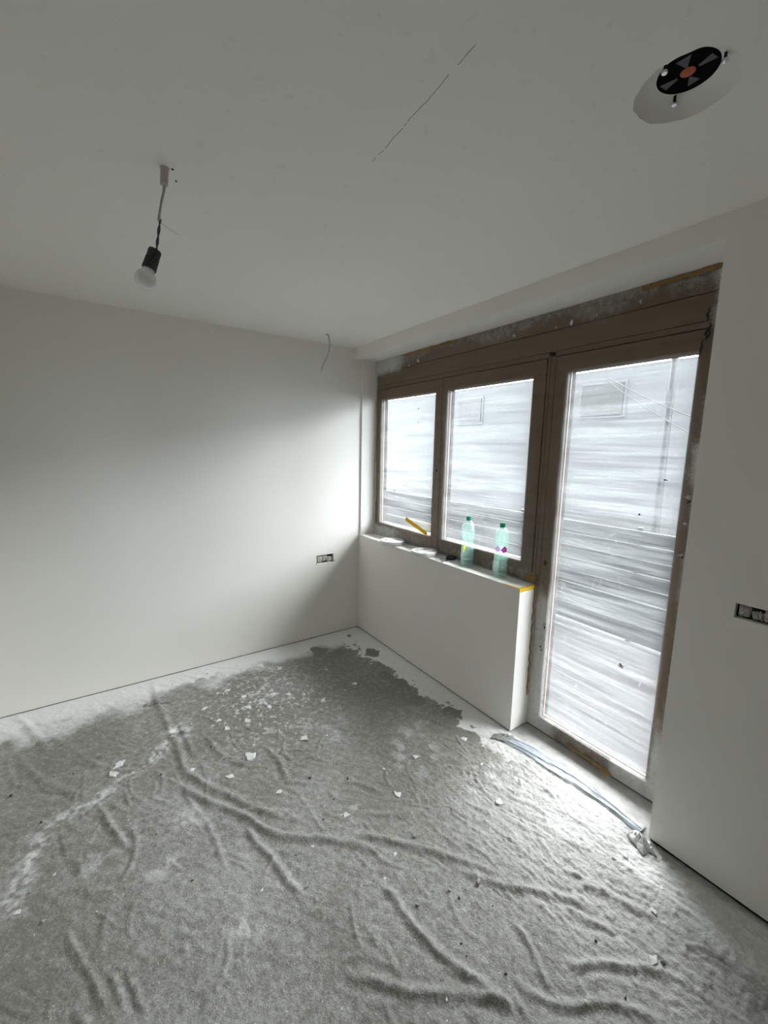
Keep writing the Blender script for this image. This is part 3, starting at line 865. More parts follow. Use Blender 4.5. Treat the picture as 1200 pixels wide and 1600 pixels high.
# ---------------------------------------------------------------- round fixture in the ceiling
vt = empty('ceiling_vent', (VX, VY, H))
prop(vt, 'round recessed ceiling fixture with black disc and red centre', 'vent')
REFL_WEDGES = ((-2.97, .018, .048, .30), (-1.60, .022, .052, .20), (.06, .018, .042, .30), (1.55, .022, .052, .22))
CLIPS = ((2.847, .069), (-1.471, .0703), (.741, .066))
mb = MB()
prof = [(VR * 1.004, .0), (VR * .985, .003), (VR * .93, .011), (VR * .84, .020), (VR * .73, .028), (.0645, .0325), (.0615, .0335), (.0612, .050)]
mb.lathe(prof, 72, (0, 0, 0), lambda a, z: 1 + (.010 * math.sin(7 * a) + .007 * math.sin(17 * a + 1)) * (1 if z < .012 else 0), close=False)
local(mb, 'recess_cone', M_WALL, vt, smooth=True, recalc=False)
local(MB().lathe([(.0612, .0335), (.0600, .0330), (.050, .0350), (.012, .0355), (.0115, .060), (.0612, .060)], 56), 'black_disc', M_DISC, vt, smooth=True)
local(MB().lathe([(.0005, .0315), (.012, .0318), (.0150, .0335), (.0155, .0375)], 32), 'red_hub', M_RED, vt, smooth=True)
for a0, r0, r1, wd in REFL_WEDGES:  # grey wedges stand in for reflections on the black disc
    vs = []
    for (rr, da) in ((r0, -.10), (r1, -wd), (r1 + .003, wd), (r0, .16)):
        vs.append((rr * math.cos(a0 + da), rr * math.sin(a0 + da), .0322))
    vs += [(p[0], p[1], .0345) for p in vs]
    local(MB().add(vs, [(0, 1, 2, 3), (7, 6, 5, 4), (0, 4, 5, 1), (1, 5, 6, 2), (2, 6, 7, 3), (3, 7, 4, 0)]), 'reflection_wedge', M_REFL_WEDGE, vt)
for ang, q in CLIPS:
    cx, cy_ = q * math.cos(ang), q * math.sin(ang)
    cl = local(MB().lathe([(.0005, .012), (.0055, .0122), (.0068, .0140), (.0068, .0165), (.0040, .018)], 20, (cx, cy_, 0)), 'spring_clip', M_STEEL, vt, smooth=True)
    local(MB().tube([(cx * .99, cy_ * .99, .016), (cx * 1.0, cy_ * 1.0, .038)], .0032, 8), 'clip_stem', M_DARK, cl)

# ---------------------------------------------------------------- socket cut-outs with crumpled paper
def wad(n, lo, hi, fn, mat, parent, seed):
    """crumpled sheet of paper filling lo..hi (u, v); fn maps (u, v, depth)"""
    r = np.random.default_rng(seed)
    nu, nv = n
    U, W = np.meshgrid(np.linspace(lo[0], hi[0], nu), np.linspace(lo[1], hi[1], nv), indexing='ij')
    U = U + r.normal(0, (hi[0] - lo[0]) / nu * .25, U.shape); W = W + r.normal(0, (hi[1] - lo[1]) / nv * .25, W.shape)
    D = .012 + .014 * r.random(U.shape)
    D[0, :] += .02; D[-1, :] += .02; D[:, 0] += .015; D[:, -1] += .015
    vs = [fn(u, w_, d_) for u, w_, d_ in zip(U.ravel(), W.ravel(), D.ravel())]
    fs = [tuple(int(q) for q in f) for f in lattice(nu, nv)]
    return MB().add(vs, fs).build('paper_wad', mat, parent, recalc=False)
sk = empty('socket_box', (-0.338, 0, 0.705))
prop(sk, 'rectangular socket cut-out stuffed with paper in the left wall', 'socket')
def inv(o, e): o.parent = e; o.matrix_parent_inverse = Matrix.Translation(-Vector(e.location)); return o
h = HOLE_L
mb = MB(); mb.box(h[0] + .001, h[1] - .001, .028, .048, h[2] + .001, h[3] - .001); inv(mb.build('box_back', M_DARK), sk)
for (u0, u1, s_) in ((h[0] + .010, h[0] + .062, 1), (h[0] + .060, h[0] + .112, 2), (h[0] + .108, h[1] - .006, 3)):
    inv(wad((7, 6), (u0, h[2] + .006 + .008 * (s_ == 2)), (u1, h[3] - .006 - .018 * (s_ == 3)), lambda u, v, dd: (u, dd - .010, v), M_PAPER, None, s_), sk)
for (u, v) in ((h[0] - .002, h[2] + .002), (h[1] + .006, h[2] + .012)):
    inv(MB().lathe([(.004, 0), (.005, .0016)], 10).build('screw_hole', M_DARK), sk)
    o = sk.children[-1]; o.matrix_parent_inverse = Matrix(); o.rotation_euler = (PI / 2, 0, 0); o.location = (u - sk.location.x, .0004, v - sk.location.z)
sr = empty('socket_box', (XB, -2.82, 1.11))
prop(sr, 'rectangular socket cut-out stuffed with paper in the shaded right wall', 'socket')
h = HOLE_R
mb = MB(); mb.box(XB + .028, XB + .048, h[0] + .001, h[1] - .001, h[2] + .001, h[3] - .001); inv(mb.build('box_back', M_DARK), sr)
for (u0, u1, s_) in ((h[1] - .042, h[1] - .004, 11), (h[1] - .078, h[1] - .044, 12), (h[1] - .112, h[1] - .074, 13), (h[0] + .004, h[1] - .108, 14)):
    inv(wad((7, 6), (u0, h[2] + .004), (u1, h[3] - .004 - .014 * (s_ % 2 == 0)), lambda u, v, dd: (XB + dd - .008, u, v), M_PAPER, None, s_), sr)
RIDGES = [
    ([(-1.706, -0.078), (-1.712, -0.314), (-1.694, -0.529), (-1.682, -0.723), (-1.668, -0.897), (-1.664, -1.063), (-1.615, -1.175), (-1.529, -1.324), (-1.434, -1.482), (-1.365, -1.568), (-1.309, -1.633)], 16, 22),
    ([(-1.745, -1.075), (-1.707, -1.148), (-1.621, -1.308), (-1.52, -1.446), (-1.461, -1.564), (-1.416, -1.642), (-1.366, -1.7), (-1.233, -1.799), (-1.132, -1.897), (-1.046, -1.995)], 18, 20),
    ([(-1.157, -1.831), (-1.052, -1.908), (-0.964, -2.001), (-0.878, -2.108), (-0.801, -2.215), (-0.753, -2.287), (-0.709, -2.355)], 17, 20),
    ([(-0.865, -2.197), (-0.802, -2.285), (-0.729, -2.371), (-0.646, -2.454), (-0.584, -2.528), (-0.527, -2.587)], 15, 20),
    ([(-1.508, -1.533), (-1.489, -1.654), (-1.455, -1.766), (-1.434, -1.871), (-1.415, -1.949), (-1.408, -1.98)], 16, 18),
    ([(-1.157, -2.049), (-1.137, -2.125), (-1.129, -2.217), (-1.125, -2.285), (-1.11, -2.369), (-1.083, -2.443), (-1.051, -2.504), (-1.034, -2.559), (-1.023, -2.605)], 14, 17),
    ([(-1.383, -2.263), (-1.344, -2.299), (-1.297, -2.352), (-1.242, -2.411), (-1.167, -2.462), (-1.091, -2.515), (-1.046, -2.56), (-1.02, -2.603)], 16, 17),
    ([(-1.053, -1.765), (-0.959, -1.835), (-0.853, -1.905), (-0.763, -1.952)], 9, 18),
    ([(-2.036, -1.065), (-2.004, -1.179), (-1.97, -1.291), (-1.929, -1.387)], 16, 16),
    ([(-1.912, -1.267), (-1.907, -1.402), (-1.935, -1.489), (-1.971, -1.532)], 9, 14),
    ([(-2.133, -1.616), (-2.104, -1.7), (-2.076, -1.781), (-2.052, -1.846), (-2.027, -1.926)], 12, 12),
    ([(-2.014, -1.841), (-1.994, -1.898), (-1.975, -1.978)], 10, 11),
    ([(-1.96, -1.896), (-1.938, -1.977), (-1.925, -2.023)], 8, 11),
    ([(-2.423, -0.058), (-2.357, -0.219), (-2.307, -0.361), (-2.271, -0.482)], 14, 22),
    ([(-2.363, -0.533), (-2.258, -0.754), (-2.169, -0.877), (-2.085, -0.977)], 10, 22),
    ([(-1.517, -0.849), (-1.499, -0.984), (-1.453, -1.111), (-1.354, -1.229)], 10, 18),
    ([(-1.633, -0.597), (-1.618, -0.784), (-1.609, -0.964)], 10, 18),
    ([(-1.304, -0.045), (-1.049, -0.273)], 7, 18),
    ([(-1.501, -0.08), (-1.354, -0.274), (-1.239, -0.405)], 8, 18),
    ([(-1.994, -0.157), (-1.917, -0.302), (-1.831, -0.365)], 7, 20),
    ([(-1.268, -1.105), (-1.241, -1.232), (-1.246, -1.337), (-1.25, -1.409)], 12, 18),
    ([(-1.252, -1.413), (-1.125, -1.515)], 8, 16),
    ([(-1.028, -1.555), (-0.949, -1.635), (-0.906, -1.72)], 9, 15),
    ([(-0.4, -1.264), (-0.337, -1.405), (-0.285, -1.54), (-0.177, -1.699), (-0.103, -1.793)], 9, 15),
    ([(-0.684, -1.35), (-0.549, -1.458), (-0.401, -1.573), (-0.343, -1.656), (-0.238, -1.755)], 7, 15),
    ([(-0.515, -1.19), (-0.544, -1.323), (-0.534, -1.42)], 7, 15),
    ([(-0.508, -2.5), (-0.46, -2.575), (-0.425, -2.652), (-0.385, -2.737)], 12, 17),
    ([(-0.624, -2.527), (-0.598, -2.595), (-0.55, -2.668)], 12, 15),
    ([(-0.823, -2.446), (-0.83, -2.505), (-0.851, -2.564), (-0.877, -2.613), (-0.886, -2.658)], 11, 13),
    ([(-0.8, -2.624), (-0.697, -2.687), (-0.618, -2.75), (-0.545, -2.815), (-0.508, -2.873)], 15, 16),
    ([(-0.958, -2.586), (-0.923, -2.646), (-0.883, -2.69), (-0.792, -2.739), (-0.725, -2.801), (-0.676, -2.868)], 15, 15),
    ([(-0.992, -2.581), (-1.0, -2.634)], 10, 11),
    ([(-0.27, -2.56), (-0.275, -2.669), (-0.266, -2.773), (-0.259, -2.869), (-0.312, -2.971)], 6, 18),
    ([(-0.362, -2.53), (-0.346, -2.631), (-0.313, -2.707)], 6, 16),
    ([(-1.181, -2.027), (-1.412, -2.029), (-1.611, -2.035), (-1.749, -2.049), (-1.878, -2.049)], 3.5, 5),
    ([(-1.341, -2.251), (-1.423, -2.362)], 4, 5),
    ([(-2.158, -1.142), (-2.065, -1.517)], 5, 15),
    ([(-1.005, -0.794), (-0.821, -1.07), (-0.778, -1.309)], 5, 16),
    ([(-2.188, -0.457), (-2.015, -0.798), (-1.801, -0.989)], 5, 16),
    ([(-1.691, -1.227), (-1.632, -1.488), (-1.628, -1.692)], 7, 14),
    ([(-1.248, -2.256), (-1.254, -2.355)], 6, 12),
    ([(-0.954, -2.255), (-0.99, -2.359), (-0.959, -2.448)], 5, 12),
]
CHIPS = [
    (-1.940, -0.831, 0.0867, 'w'),
    (-1.967, -0.891, 0.0712, 'w'),
    (-1.312, -1.458, 0.0495, 'w'),
    (-0.842, -1.776, 0.0683, 'w'),
    (-1.466, -0.569, 0.0570, 'w'),
    (-1.421, -0.741, 0.0467, 'w'),
    (-1.282, -0.831, 0.0468, 'w'),
    (-1.402, -0.844, 0.0530, 'w'),
    (-1.360, -1.138, 0.0760, 'w'),
    (-1.637, -1.086, 0.0492, 'w'),
    (-1.483, -1.227, 0.0582, 'w'),
    (-1.826, -1.376, 0.0275, 'g'),
    (-2.177, -1.356, 0.0223, 'w'),
    (-2.197, -1.538, 0.0268, 'g'),
    (-2.274, -1.455, 0.0318, 'w'),
    (-1.742, -1.674, 0.0221, 'b'),
    (-1.363, -1.796, 0.0263, 'g'),
    (-1.295, -1.797, 0.0161, 'w'),
    (-1.387, -1.938, 0.0292, 'g'),
    (-1.530, -1.857, 0.0217, 'w'),
    (-1.118, -2.076, 0.0224, 'w'),
    (-1.029, -2.017, 0.0317, 'w'),
    (-0.912, -2.001, 0.0276, 'g'),
    (-0.943, -2.249, 0.0316, 'g'),
    (-1.075, -2.221, 0.0305, 'g'),
    (-0.930, -2.288, 0.0215, 'd'),
    (-0.828, -2.292, 0.0495, 'g'),
    (-0.969, -2.537, 0.0205, 'd'),
    (-1.170, -2.480, 0.0136, 'w'),
    (-1.038, -2.433, 0.0127, 'd'),
    (-1.030, -2.398, 0.0173, 'd'),
    (-0.847, -2.378, 0.0118, 'd'),
    (-1.107, -1.743, 0.0467, 'w'),
    (-1.362, -1.793, 0.0211, 'd'),
    (-1.203, -1.708, 0.0201, 'd'),
    (-1.152, -1.454, 0.0324, 'd'),
    (-0.997, -1.565, 0.0291, 'd'),
    (-1.110, -1.636, 0.0183, 'd'),
    (-0.804, -1.610, 0.0268, 'w'),
    (-0.608, -1.633, 0.0558, 'w'),
    (-0.348, -1.870, 0.0341, 'w'),
    (-0.289, -1.678, 0.0593, 'w'),
    (-0.462, -2.083, 0.0488, 'w'),
    (-0.283, -2.533, 0.0238, 'w'),
    (-0.239, -2.555, 0.0239, 'w'),
    (-0.371, -2.720, 0.0374, 'w'),
    (-0.539, -2.783, 0.0549, 'w'),
    (-0.521, -2.808, 0.0293, 'd'),
    (-0.640, -2.649, 0.0219, 'd'),
    (-0.710, -2.782, 0.0197, 'd'),
    (-2.372, -0.790, 0.0362, 'd'),
    (-2.240, -1.044, 0.0253, 'd'),
    (-2.135, -0.781, 0.0161, 'd'),
    (-1.001, -0.246, 0.0682, 'w'),
    (-0.897, -0.357, 0.0772, 'w'),
    (-1.051, -0.661, 0.0776, 'w'),
    (-1.126, -0.772, 0.0575, 'w'),
    (-0.799, -0.892, 0.0679, 'w'),
    (-0.616, -0.868, 0.0222, 'w'),
    (-1.057, -1.167, 0.0662, 'w'),
    (-0.969, -0.704, 0.0433, 'w'),
    (-0.879, -0.763, 0.0347, 'w'),
    (-1.237, -0.708, 0.0409, 'w'),
    (-1.363, -0.443, 0.0345, 'w'),
    (-1.300, -0.439, 0.0525, 'w'),
    (-1.230, -0.572, 0.0598, 'w'),
    (-1.517, -0.961, 0.0283, 'd'),
    (-1.771, -1.030, 0.0259, 'd'),
    (-0.524, -0.842, 0.0545, 'w'),
]

# ---------------------------------------------------------------- drop sheet
def catmull(pts, step=.012):
    P = [np.array(p, float) for p in pts]
    P = [2 * P[0] - P[1]] + P + [2 * P[-1] - P[-2]]
    out = []
    for i in range(1, len(P) - 2):
        n = max(2, int(np.linalg.norm(P[i + 1] - P[i]) / step))
        for k in range(n):
            t = k / n
            out.append(.5 * (2 * P[i] + (P[i + 1] - P[i - 1]) * t + (2 * P[i - 1] - 5 * P[i] + 4 * P[i + 1] - P[i + 2]) * t * t + (3 * P[i] - P[i - 1] - 3 * P[i + 1] + P[i + 2]) * t ** 3))
    out.append(P[-2])
    return np.array(out)

_rw = random.Random(19)
for _ in range(340):
    # short random wrinkles; those on the right follow the window wall
    px, py = _rw.uniform(-2.45, -.15), _rw.uniform(-2.95, -.35)
    if px > -1.0 and py < -1.6: ang = PI / 2 + _rw.gauss(.25, .35)
    else: ang = _rw.choice((2.2, 2.5, 1.7, .9)) + _rw.gauss(0, .3)
    ln = _rw.uniform(.06, .22); bend = _rw.gauss(0, .35)
    pts_ = [(px + ln * t * math.cos(ang + bend * t), py + ln * t * math.sin(ang + bend * t)) for t in (0, .33, .66, 1.0)]
    if all(q[0] < -.10 and q[1] < -.06 for q in pts_):
        RIDGES.append((pts_, _rw.uniform(2.5, 7), _rw.uniform(7, 13)))

def sheet_fields(X, Y):
    """height of the drop sheet and whitening by plaster dust, for arrays X, Y"""
    h = .004 + .0035 * fbm(X * 5, Y * 5, 40) + .0035 * np.abs(fbm(X * 13 + Y * 3, Y * 9, 44) - .5) * 2
    # long soft creases parallel to the window wall on the right, crumples elsewhere
    right = sstep(-1.15, -.45, X) * sstep(-1.3, -2.1, Y)
    st = fbm((X + .25 * (Y + 2)) * 30 + 2.0 * fbm(X * 4, Y * 4, 5), Y * 6, 51, 3)
    h = h + right * .0060 * np.abs(st - .5) * 2
    st2 = fbm((X * .8 + Y * .6) * 26, (Y * .8 - X * .6) * 7, 58, 3)
    h = h + (1 - right) * .0045 * np.abs(st2 - .5) * 2
    cr = fbm(X * 42, Y * 42, 63, 3)
    h = h + .0055 * np.abs(cr - .5) * 2 * (.45 + right)
    for pts, amp, wid in RIDGES:
        c = catmull(pts); L = len(c)
        a = amp / 1000.0 * .66; wd = wid / 1000.0 * .80; R = 3.2 * wd + .03
        x0, y0 = c.min(0) - R; x1, y1 = c.max(0) + R
        idx = np.nonzero((X > x0) & (X < x1) & (Y > y0) & (Y < y1))[0]
        if not len(idx): continue
        xs, yy = X[idx], Y[idx]
        jig = .010 * (fbm(xs * 14, yy * 14, 71) - .5)
        best = np.full(len(idx), 9.0); bt = np.zeros(len(idx))
        for k, p in enumerate(c):
            d = np.hypot(xs - p[0] + jig, yy - p[1] + jig)
            mk = d < best
            best[mk] = d[mk]; bt[mk] = k / max(1, L - 1)
        tp = np.clip(np.minimum(bt, 1 - bt) * 5 + .25, 0, 1)
        wv = .75 + .5 * fbm(bt * 9 + amp, bt * 0 + wid, 80, 2)
        h[idx] += a * tp * wv * np.exp(-(best / wd) ** 2)
        h[idx] -= .18 * a * tp * np.exp(-((best - 2.1 * wd) / wd) ** 2)
    # overlap of two sheets running across the room
    ye = -2.035 - .012 * np.sin((X + 1.2) * 3.0); sd = ye - Y
    h = h + .0090 * np.where(sd > 0, np.exp(-sd / .07), 0) * sstep(-1.13, -1.22, X) * sstep(-2.7, -2.3, X)
    # whitening
    nb = fbm(X * 6, Y * 6, 90); nf = fbm(X * 19, Y * 19, 95, 4)
    w = .15 + .34 * (fbm(X * 2.3, Y * 2.3, 99) - .4)
    w = np.maximum(w, 1.05 * sstep(.46, .14, -Y + (nb - .5) * .45 - .10 * sstep(-1.6, -2.4, X)) * (.55 + .45 * sstep(.40, .10, -Y)))
    crisp = sstep(.015, -.015, -X - .21 + (nf - .5) * .22 + (nb - .5) * .12 - .06 * sstep(-.9, -.3, Y))
    w = np.maximum(w, 1.0 * crisp * sstep(-2.3, -1.5, Y))
    corner = sstep(.015, -.015, np.minimum(-X, -Y) - .18 + (nf - .5) * .16)
    w = np.maximum(w, 1.0 * corner * (Y > -1.0))
    dk = np.zeros_like(X)
    for (px, py, pr) in ((-.171, -.523, .060), (-.285, -.856, .055), (-.251, -1.008, .052), (-.296, -1.233, .060), (-.173, -1.45, .055), (-.245, -1.687, .045), (-.527, -.247, .070), (-.40, -.36, .05), (-.176, -.143, .012)):
        dk = np.maximum(dk, sstep(pr * 1.15, pr * .75, np.hypot(X - px, (Y - py) * .9) + (nf - .5) * .10))
    w = np.where(dk > 0, w * (1 - dk) + dk * -.10, w)
    w = np.maximum(w, .46 * sstep(-.75, -.20, X + (nb - .5) * .4) * sstep(-1.75, -2.3, Y))          # below the balcony door
    w = np.maximum(w, .36 * sstep(-1.1, -.55, X + (nb - .5) * .3) * sstep(-1.5, -2.2, Y))
    w = np.maximum(w, .85 * sstep(.16, .06, np.abs(X + .20) + (nb - .5) * .08) * sstep(-2.4, -2.6, Y))
    SK = [(-1.640, -0.690), (-1.700, -0.80), (-1.805, -0.881), (-2.005, -0.999), (-2.212, -1.081), (-2.27, -1.25), (-2.295, -1.43)]
    ds = np.full(len(X), 9.0)
    for a, b in zip(SK[:-1], SK[1:]):
        ds = np.minimum(ds, seg_dist(X, Y, a, b)[0])
    st3 = fbm(X * 60, Y * 60, 120, 3)
    w = w + .62 * np.exp(-(ds / .042) ** 2) * sstep(.34, .70, nf * .45 + st3 * .55)
    w = w + .55 * np.exp(-(np.hypot(X + 1.65, Y + .72) / .07) ** 2) * sstep(.4, .6, nf)
    fl = fbm(X * 48, Y * 48, 131, 3)
    w = w + .55 * np.exp(-(np.hypot(X + 1.12, (Y + .72) * .8) / .36) ** 2) * sstep(.58, .72, fl)
    for (px, py, pr) in ((-.86, -1.19, .10), (-.62, -1.62, .14), (-.40, -1.98, .13), (-1.05, -1.72, .05), (-1.83, -1.55, .07), (-1.70, -1.38, .08), (-2.05, -1.35, .09), (-1.42, -1.86, .05), (-1.95, -2.0, .06), (-1.62, -1.95, .06), (-.5, -1.5, .12)):
        w = w + .30 * np.exp(-(np.hypot(X - px, Y - py) / pr) ** 2) * sstep(.46, .66, nf)
    return h, np.clip(w, 0, 1.15)

# denser grid where the camera looks
gx = np.concatenate([np.arange(ROOM_X0 + .02, -2.6, .03), np.arange(-2.6, -.004, .0052), [-.004]])
gy = np.concatenate([np.arange(ROOM_Y0 + .02, -3.15, .03), np.arange(-3.15, -.005, .0055), [-.005]])
GX, GY = np.meshgrid(gx, gy, indexing='ij')
X, Y = GX.ravel(), GY.ravel()
hz, dust = sheet_fields(X, Y)
edge = np.minimum(sstep(-.001, -.05, Y), sstep(-.001, -.05, np.where(Y < YR, X - XB, X)))
hz = .0025 + (hz - .0025) * (.35 + .65 * edge)
V = np.stack([X, Y, hz], 1); F = lattice(len(gx), len(gy))
cx = X[F].max(1); cyy = Y[F].min(1)
keep = ~((cx > XB - .004) & (cyy < YR + .03))
V, F, at = cull(V, F, keep, {'dust': dust})
sheet = grid_mesh('drop_sheet', V, F, M_SHEET, at)
prop(sheet, 'wrinkled grey felt drop sheet dusted with white plaster covering the floor', 'drop sheet')
def sheet_z(x, y, rad=0.0):
    if rad > .008:
        return max(sheet_z(x + rad * math.cos(q), y + rad * math.sin(q)) for q in (0, 1.05, 2.09, 3.14, 4.19, 5.24)) * .5 + .5 * sheet_z(x, y)
    i = int(np.clip(np.searchsorted(gx, x), 1, len(gx) - 1)); j = int(np.clip(np.searchsorted(gy, y), 1, len(gy) - 1))
    H2 = hz.reshape(len(gx), len(gy))
    return float(H2[i - 1:i + 1, j - 1:j + 1].max())

# clear film strip folded along the threshold
path = catmull([(-.100, -1.765), (-.066, -1.86), (-.040, -1.98), (-.032, -2.12), (-.034, -2.26), (-.046, -2.42), (-.068, -2.53)], .012)
vs = []; fs = []
rs = random.Random(2); NA = 11
for i, p in enumerate(path):
    t = i / (len(path) - 1)
    tg = path[min(i + 1, len(path) - 1)] - path[max(i - 1, 0)]; tg /= np.linalg.norm(tg); nn = np.array([tg[1], -tg[0]])
    wd = .030 + .022 * math.sin(PI * min(1, t * 1.3)) - .012 * t
    for k in range(NA):
        s_ = k / (NA - 1) - .5
        q = p + nn * (s_ * 2 * wd + .005 * math.sin(9 * t + k))
        z = .011 + .007 * abs(math.sin(k * 1.9 + 2.5 * t + .4 * math.sin(14 * t))) + .003 * float(vnoise(np.array([t * 40.0]), np.array([k * 1.7]), 4)[0])
        vs.append((q[0], q[1], max(z, (sheet_z(q[0], q[1]) + .003) if q[0] < -.004 and q[1] > YR + .03 else .004)))
    if i:
        b = (i - 1) * NA
        fs += [(b + k, b + k + 1, b + NA + k + 1, b + NA + k) for k in range(NA - 1)]
st = MB().add(vs, fs).build('film_strip', M_STRIP, smooth=True, recalc=False)
prop(st, 'bluish clear plastic film strip folded along the balcony door threshold', 'film strip')

def crumple(name, loc, r, hh, mat, seed, label, cat, sx=1.0, sy=1.0, rot=0.0, group=None):
    rr = np.random.default_rng(seed)
    n1, n2 = 22, 7
    vs = [(0, 0, hh * (.6 + .4 * rr.random()))]; fs = []
    jag = 1 + rr.normal(0, .16, n1)
    for j in range(1, n2 + 1):
        t = j / n2
        for k in range(n1):
            a = 2 * PI * k / n1
            q = r * t * (1 + (jag[k] - 1) * t)
            x_, y_ = q * math.cos(a) * sx, q * math.sin(a) * sy
            z = hh * (1 - t) ** .7 * (.4 + .9 * rr.random()) + hh * .25 * rr.random() * (1 if j < n2 else .3)
            vs.append((x_ * math.cos(rot) - y_ * math.sin(rot), x_ * math.sin(rot) + y_ * math.cos(rot), z))
    for k in range(n1): fs.append((0, 1 + k, 1 + (k + 1) % n1))
    for j in range(n2 - 1):
        for k in range(n1):
            k2 = (k + 1) % n1
            fs.append((1 + j * n1 + k, 1 + (j + 1) * n1 + k, 1 + (j + 1) * n1 + k2, 1 + j * n1 + k2))
    o = MB().add(vs, fs).build(name, mat, None, recalc=False)
    o.location = loc
    prop(o, label, cat, group)
    return o
crumple('film_scrap', (-.118, -2.560, sheet_z(-.118, -2.53) + .002), .052, .030, M_CHIPW, 5, 'crumpled white film scrap at the foot of the right wall edge', 'film scrap', 1.1, .75, 1.2)
crumple('film_scrap', (-.078, -1.800, .016), .050, .010, M_GREYTAPE, 8, 'flat dark grey film scrap beside the parapet end', 'film scrap', 1.4, .6, -.6)

# grey tape strip near the left wall
mb = MB(); vs = []; fs = []
for k in range(16):
    t = k / 15; x = -1.790 + .165 * t; y = -.332 - .042 * t; w_ = .010 * (1 + .3 * math.sin(k * 2.1))
    z = sheet_z(x, y) + .0025
    vs += [(x - .25 * w_, y - w_, z), (x + .25 * w_, y + w_, z + .001)]
    if k: b = 2 * k; fs.append((b - 2, b - 1, b + 1, b))
o = mb.add(vs, fs).build('tape_strip', M_GREYTAPE, recalc=False)
sol = o.modifiers.new('thickness', 'SOLIDIFY'); sol.thickness = .001
prop(o, 'flat grey tape strip crossing the long fold near the left wall', 'tape')

# ---------------------------------------------------------------- plaster crumbs
def chip_mesh(seed, kind):
    r = random.Random(seed)
    n = r.randint(7, 10)
    an = sorted((k + (r.random() - .5) * .8) * 2 * PI / n for k in range(n))
    th = (.10 if kind == 'w' else .22) + .10 * r.random()
    el = .5 + .45 * r.random()
    low, up = [], []
    for a in an:
        q = .5 * (.42 + .72 * r.random())
        lift = .12 * r.random()
        low.append((q * math.cos(a), q * el * math.sin(a), lift * .4))
        up.append((q * .86 * math.cos(a) + .03 * (r.random() - .5), q * .86 * el * math.sin(a), th + lift * 1.4))
    top = (.12 * (r.random() - .5), .1 * (r.random() - .5), th * 1.3 + .06 * r.random())
    vs = low + up + [top]
    fs = [tuple(reversed(range(n)))]
    for k in range(n):
        k2 = (k + 1) % n
        fs += [(k, k2, n + k2, n + k), (n + k, n + k2, 2 * n)]
    me = bpy.data.meshes.new('plaster_crumb')
    me.from_pydata(vs, [], fs); me.update()
    me.materials.append({'w': M_CHIPW, 'g': M_CHIPG, 'd': M_CHIPD, 'b': M_CHIPB}[kind])
    return me
POOL = {k: [chip_mesh(100 * i + ord(k), k) for i in range(9)] for k in 'wgdb'}
def chip(x, y, size, kind, i, label=None):
    me = POOL[kind][i % 9]
    name = {'w': 'plaster_flake', 'g': 'plaster_lump', 'd': 'dirt_crumb', 'b': 'brown_scrap'}[kind]
    o = bpy.data.objects.new(name, me); C.objects.link(o)
    o.location = (x, y, sheet_z(x, y, size * .35) - .0005)
    rr = random.Random(i * 31 + 5)
    o.rotation_euler = (0, 0, rr.random() * 6.28)
    s_ = max(size, .009) * (1.0 if kind == 'w' else .62)
    o.scale = (s_, s_, min(s_, .055) * (.42 if kind == 'w' else .9))
    if label:
        prop(o, label, {'w': 'plaster flake', 'g': 'plaster lump', 'd': 'dirt crumb', 'b': 'scrap'}[kind], 'larger crumbs on the drop sheet')
    else:
        prop(o, {'w': 'tiny loose white plaster crumb on the grey drop sheet', 'g': 'small loose grey plaster crumb on the drop sheet', 'd': 'tiny dark dirt crumb on the grey drop sheet', 'b': ''}[kind],
             {'w': 'plaster flake', 'g': 'plaster lump', 'd': 'dirt crumb', 'b': 'scrap'}[kind], {'w': 'tiny white plaster crumbs', 'g': 'small grey plaster crumbs', 'd': 'tiny dark dirt crumbs', 'b': ''}[kind])
    return o
CHIP_LABELS = {
    0: 'largest white plaster flake on the pale dust streak at the left',
    1: 'jagged white plaster flake just in front of the largest flake on the dust streak',
    2: 'chunky white plaster lump alone above the long curved fold in mid floor',
    3: 'spiky white plaster clump in the middle of the floor, right of the chunky lump',
    8: 'ragged white plaster flake above the short fold, nearer the left wall than the chunky lump',
    9: 'thin white plaster sliver lying right beside the long fold below the grey tape',
    10: 'smeared white plaster patch just above where the long fold bends right',
    15: 'small olive brown scrap lying flat on the left foreground of the sheet',
    26: 'long grey plaster flake on the lower double fold in the foreground',
    23: 'flat grey plaster lump right of the fold that runs to the bottom edge',
    24: 'pointed grey plaster lump beside the fold that runs to the bottom edge',
    18: 'grey plaster lump at the end of the short slanting fold in the foreground',
    45: 'thin white plaster sliver on the sheet below the right wall edge',
    46: 'wide white plaster smear on the rightmost foreground fold',
    47: 'dark dirt crumb touching the wide white smear at the right',
    50: 'dark dirt crumb at the far left edge of the picture',
    27: 'dark pebble-like crumb low in the foreground near the bottom fold',
    14: 'ragged white flake at the left edge of the foreground',
}
for i, (x, y, s_, kd) in enumerate(CHIPS):
    chip(x, y, s_, kd, i, CHIP_LABELS.get(i))
rc = random.Random(77)
cnt = 0
while cnt < 110:
    if cnt < 60:
        x, y = rc.gauss(-1.15, .22), rc.gauss(-.66, .26)
    else:
        x, y = rc.uniform(-2.3, -.2), rc.uniform(-2.7, -.5)
    if not (-2.5 < x < -.12 and -3.0 < y < -.12): continue
    kd = rc.choices('wgd', (7, 2, 1.2))[0]
    chip(x, y, rc.uniform(.008, .022) if cnt < 60 else rc.uniform(.006, .012), kd, 200 + cnt)
    cnt += 1
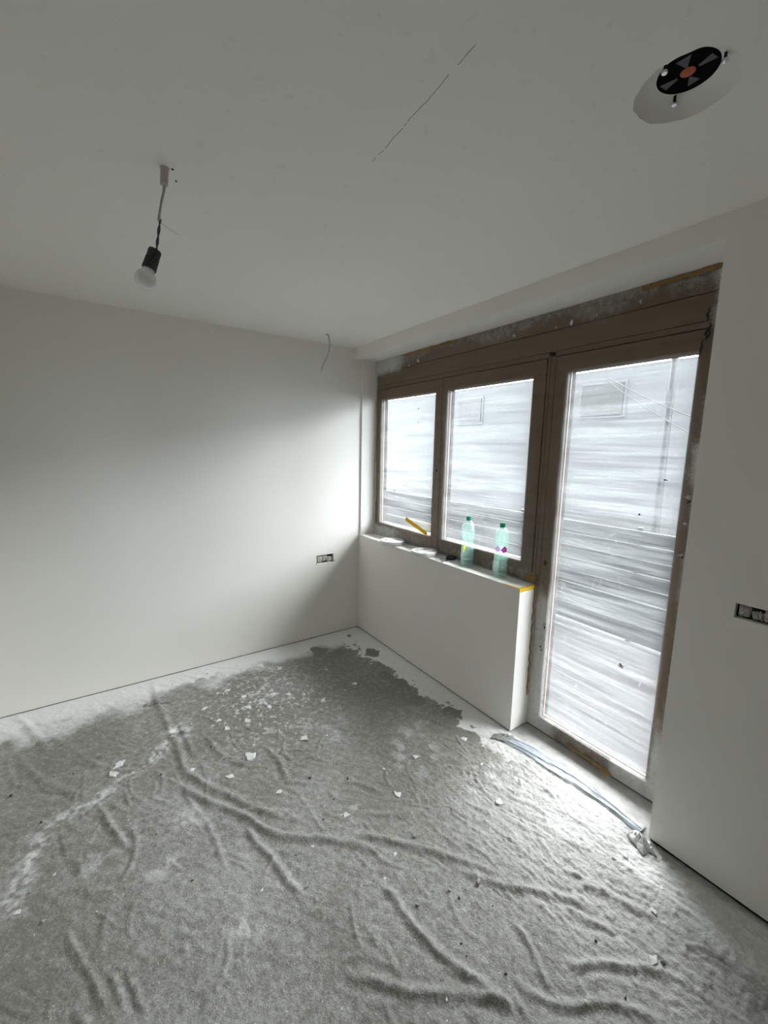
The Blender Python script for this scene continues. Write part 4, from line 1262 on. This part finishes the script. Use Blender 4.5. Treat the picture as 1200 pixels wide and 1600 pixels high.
# fine crumbs nobody could count
vs = []; fs = []
for k in range(2600):
    if k < 1300: x, y = rc.gauss(-1.1, .35), rc.gauss(-.8, .35)
    else: x, y = rc.uniform(-2.4, -.15), rc.uniform(-2.8, -.3)
    if not (-2.5 < x < -.10 and -3.0 < y < -.06) or (y < YR and x > -.12): continue
    r_ = rc.uniform(.0012, .0036); a = rc.random() * 6.28; z = sheet_z(x, y)
    P = [(x + r_ * math.cos(a + q * 2.09) * rc.uniform(.6, 1.3), y + r_ * math.sin(a + q * 2.09) * rc.uniform(.6, 1.3), z) for q in range(3)] + [(x, y, z + r_ * .9)]
    b = len(vs); vs += P; fs += [(b, b + 1, b + 3), (b + 1, b + 2, b + 3), (b + 2, b, b + 3)]
gr = MB().add(vs, fs).build('plaster_grit', M_CHIPW, recalc=False)
prop(gr, 'fine white plaster grit sprinkled over the drop sheet', 'grit', kind='stuff')

# ---------------------------------------------------------------- outdoors, seen through the hazy panes
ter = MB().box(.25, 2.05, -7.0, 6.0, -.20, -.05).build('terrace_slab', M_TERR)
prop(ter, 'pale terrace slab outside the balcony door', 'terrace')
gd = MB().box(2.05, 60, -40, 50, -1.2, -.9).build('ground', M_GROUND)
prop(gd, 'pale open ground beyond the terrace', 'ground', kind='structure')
rl = empty('terrace_railing', (2.0, 0, -.05))
prop(rl, 'blue grey slatted railing along the terrace edge', 'railing')
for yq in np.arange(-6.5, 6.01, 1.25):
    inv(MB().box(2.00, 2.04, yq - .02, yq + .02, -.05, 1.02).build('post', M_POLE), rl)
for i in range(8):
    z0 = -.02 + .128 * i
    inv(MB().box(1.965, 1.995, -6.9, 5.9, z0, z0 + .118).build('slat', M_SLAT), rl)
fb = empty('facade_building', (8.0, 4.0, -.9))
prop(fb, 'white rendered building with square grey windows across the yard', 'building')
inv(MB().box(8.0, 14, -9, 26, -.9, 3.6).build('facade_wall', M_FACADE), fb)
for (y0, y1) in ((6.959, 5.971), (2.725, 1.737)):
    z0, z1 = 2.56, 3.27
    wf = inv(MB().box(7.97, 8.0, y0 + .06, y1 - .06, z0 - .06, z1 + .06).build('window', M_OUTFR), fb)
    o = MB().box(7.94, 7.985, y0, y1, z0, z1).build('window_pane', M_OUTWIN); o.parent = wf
mast = empty('utility_mast', (6.2, .07, -.9))
prop(mast, 'slim grey utility mast in front of the white building', 'mast')
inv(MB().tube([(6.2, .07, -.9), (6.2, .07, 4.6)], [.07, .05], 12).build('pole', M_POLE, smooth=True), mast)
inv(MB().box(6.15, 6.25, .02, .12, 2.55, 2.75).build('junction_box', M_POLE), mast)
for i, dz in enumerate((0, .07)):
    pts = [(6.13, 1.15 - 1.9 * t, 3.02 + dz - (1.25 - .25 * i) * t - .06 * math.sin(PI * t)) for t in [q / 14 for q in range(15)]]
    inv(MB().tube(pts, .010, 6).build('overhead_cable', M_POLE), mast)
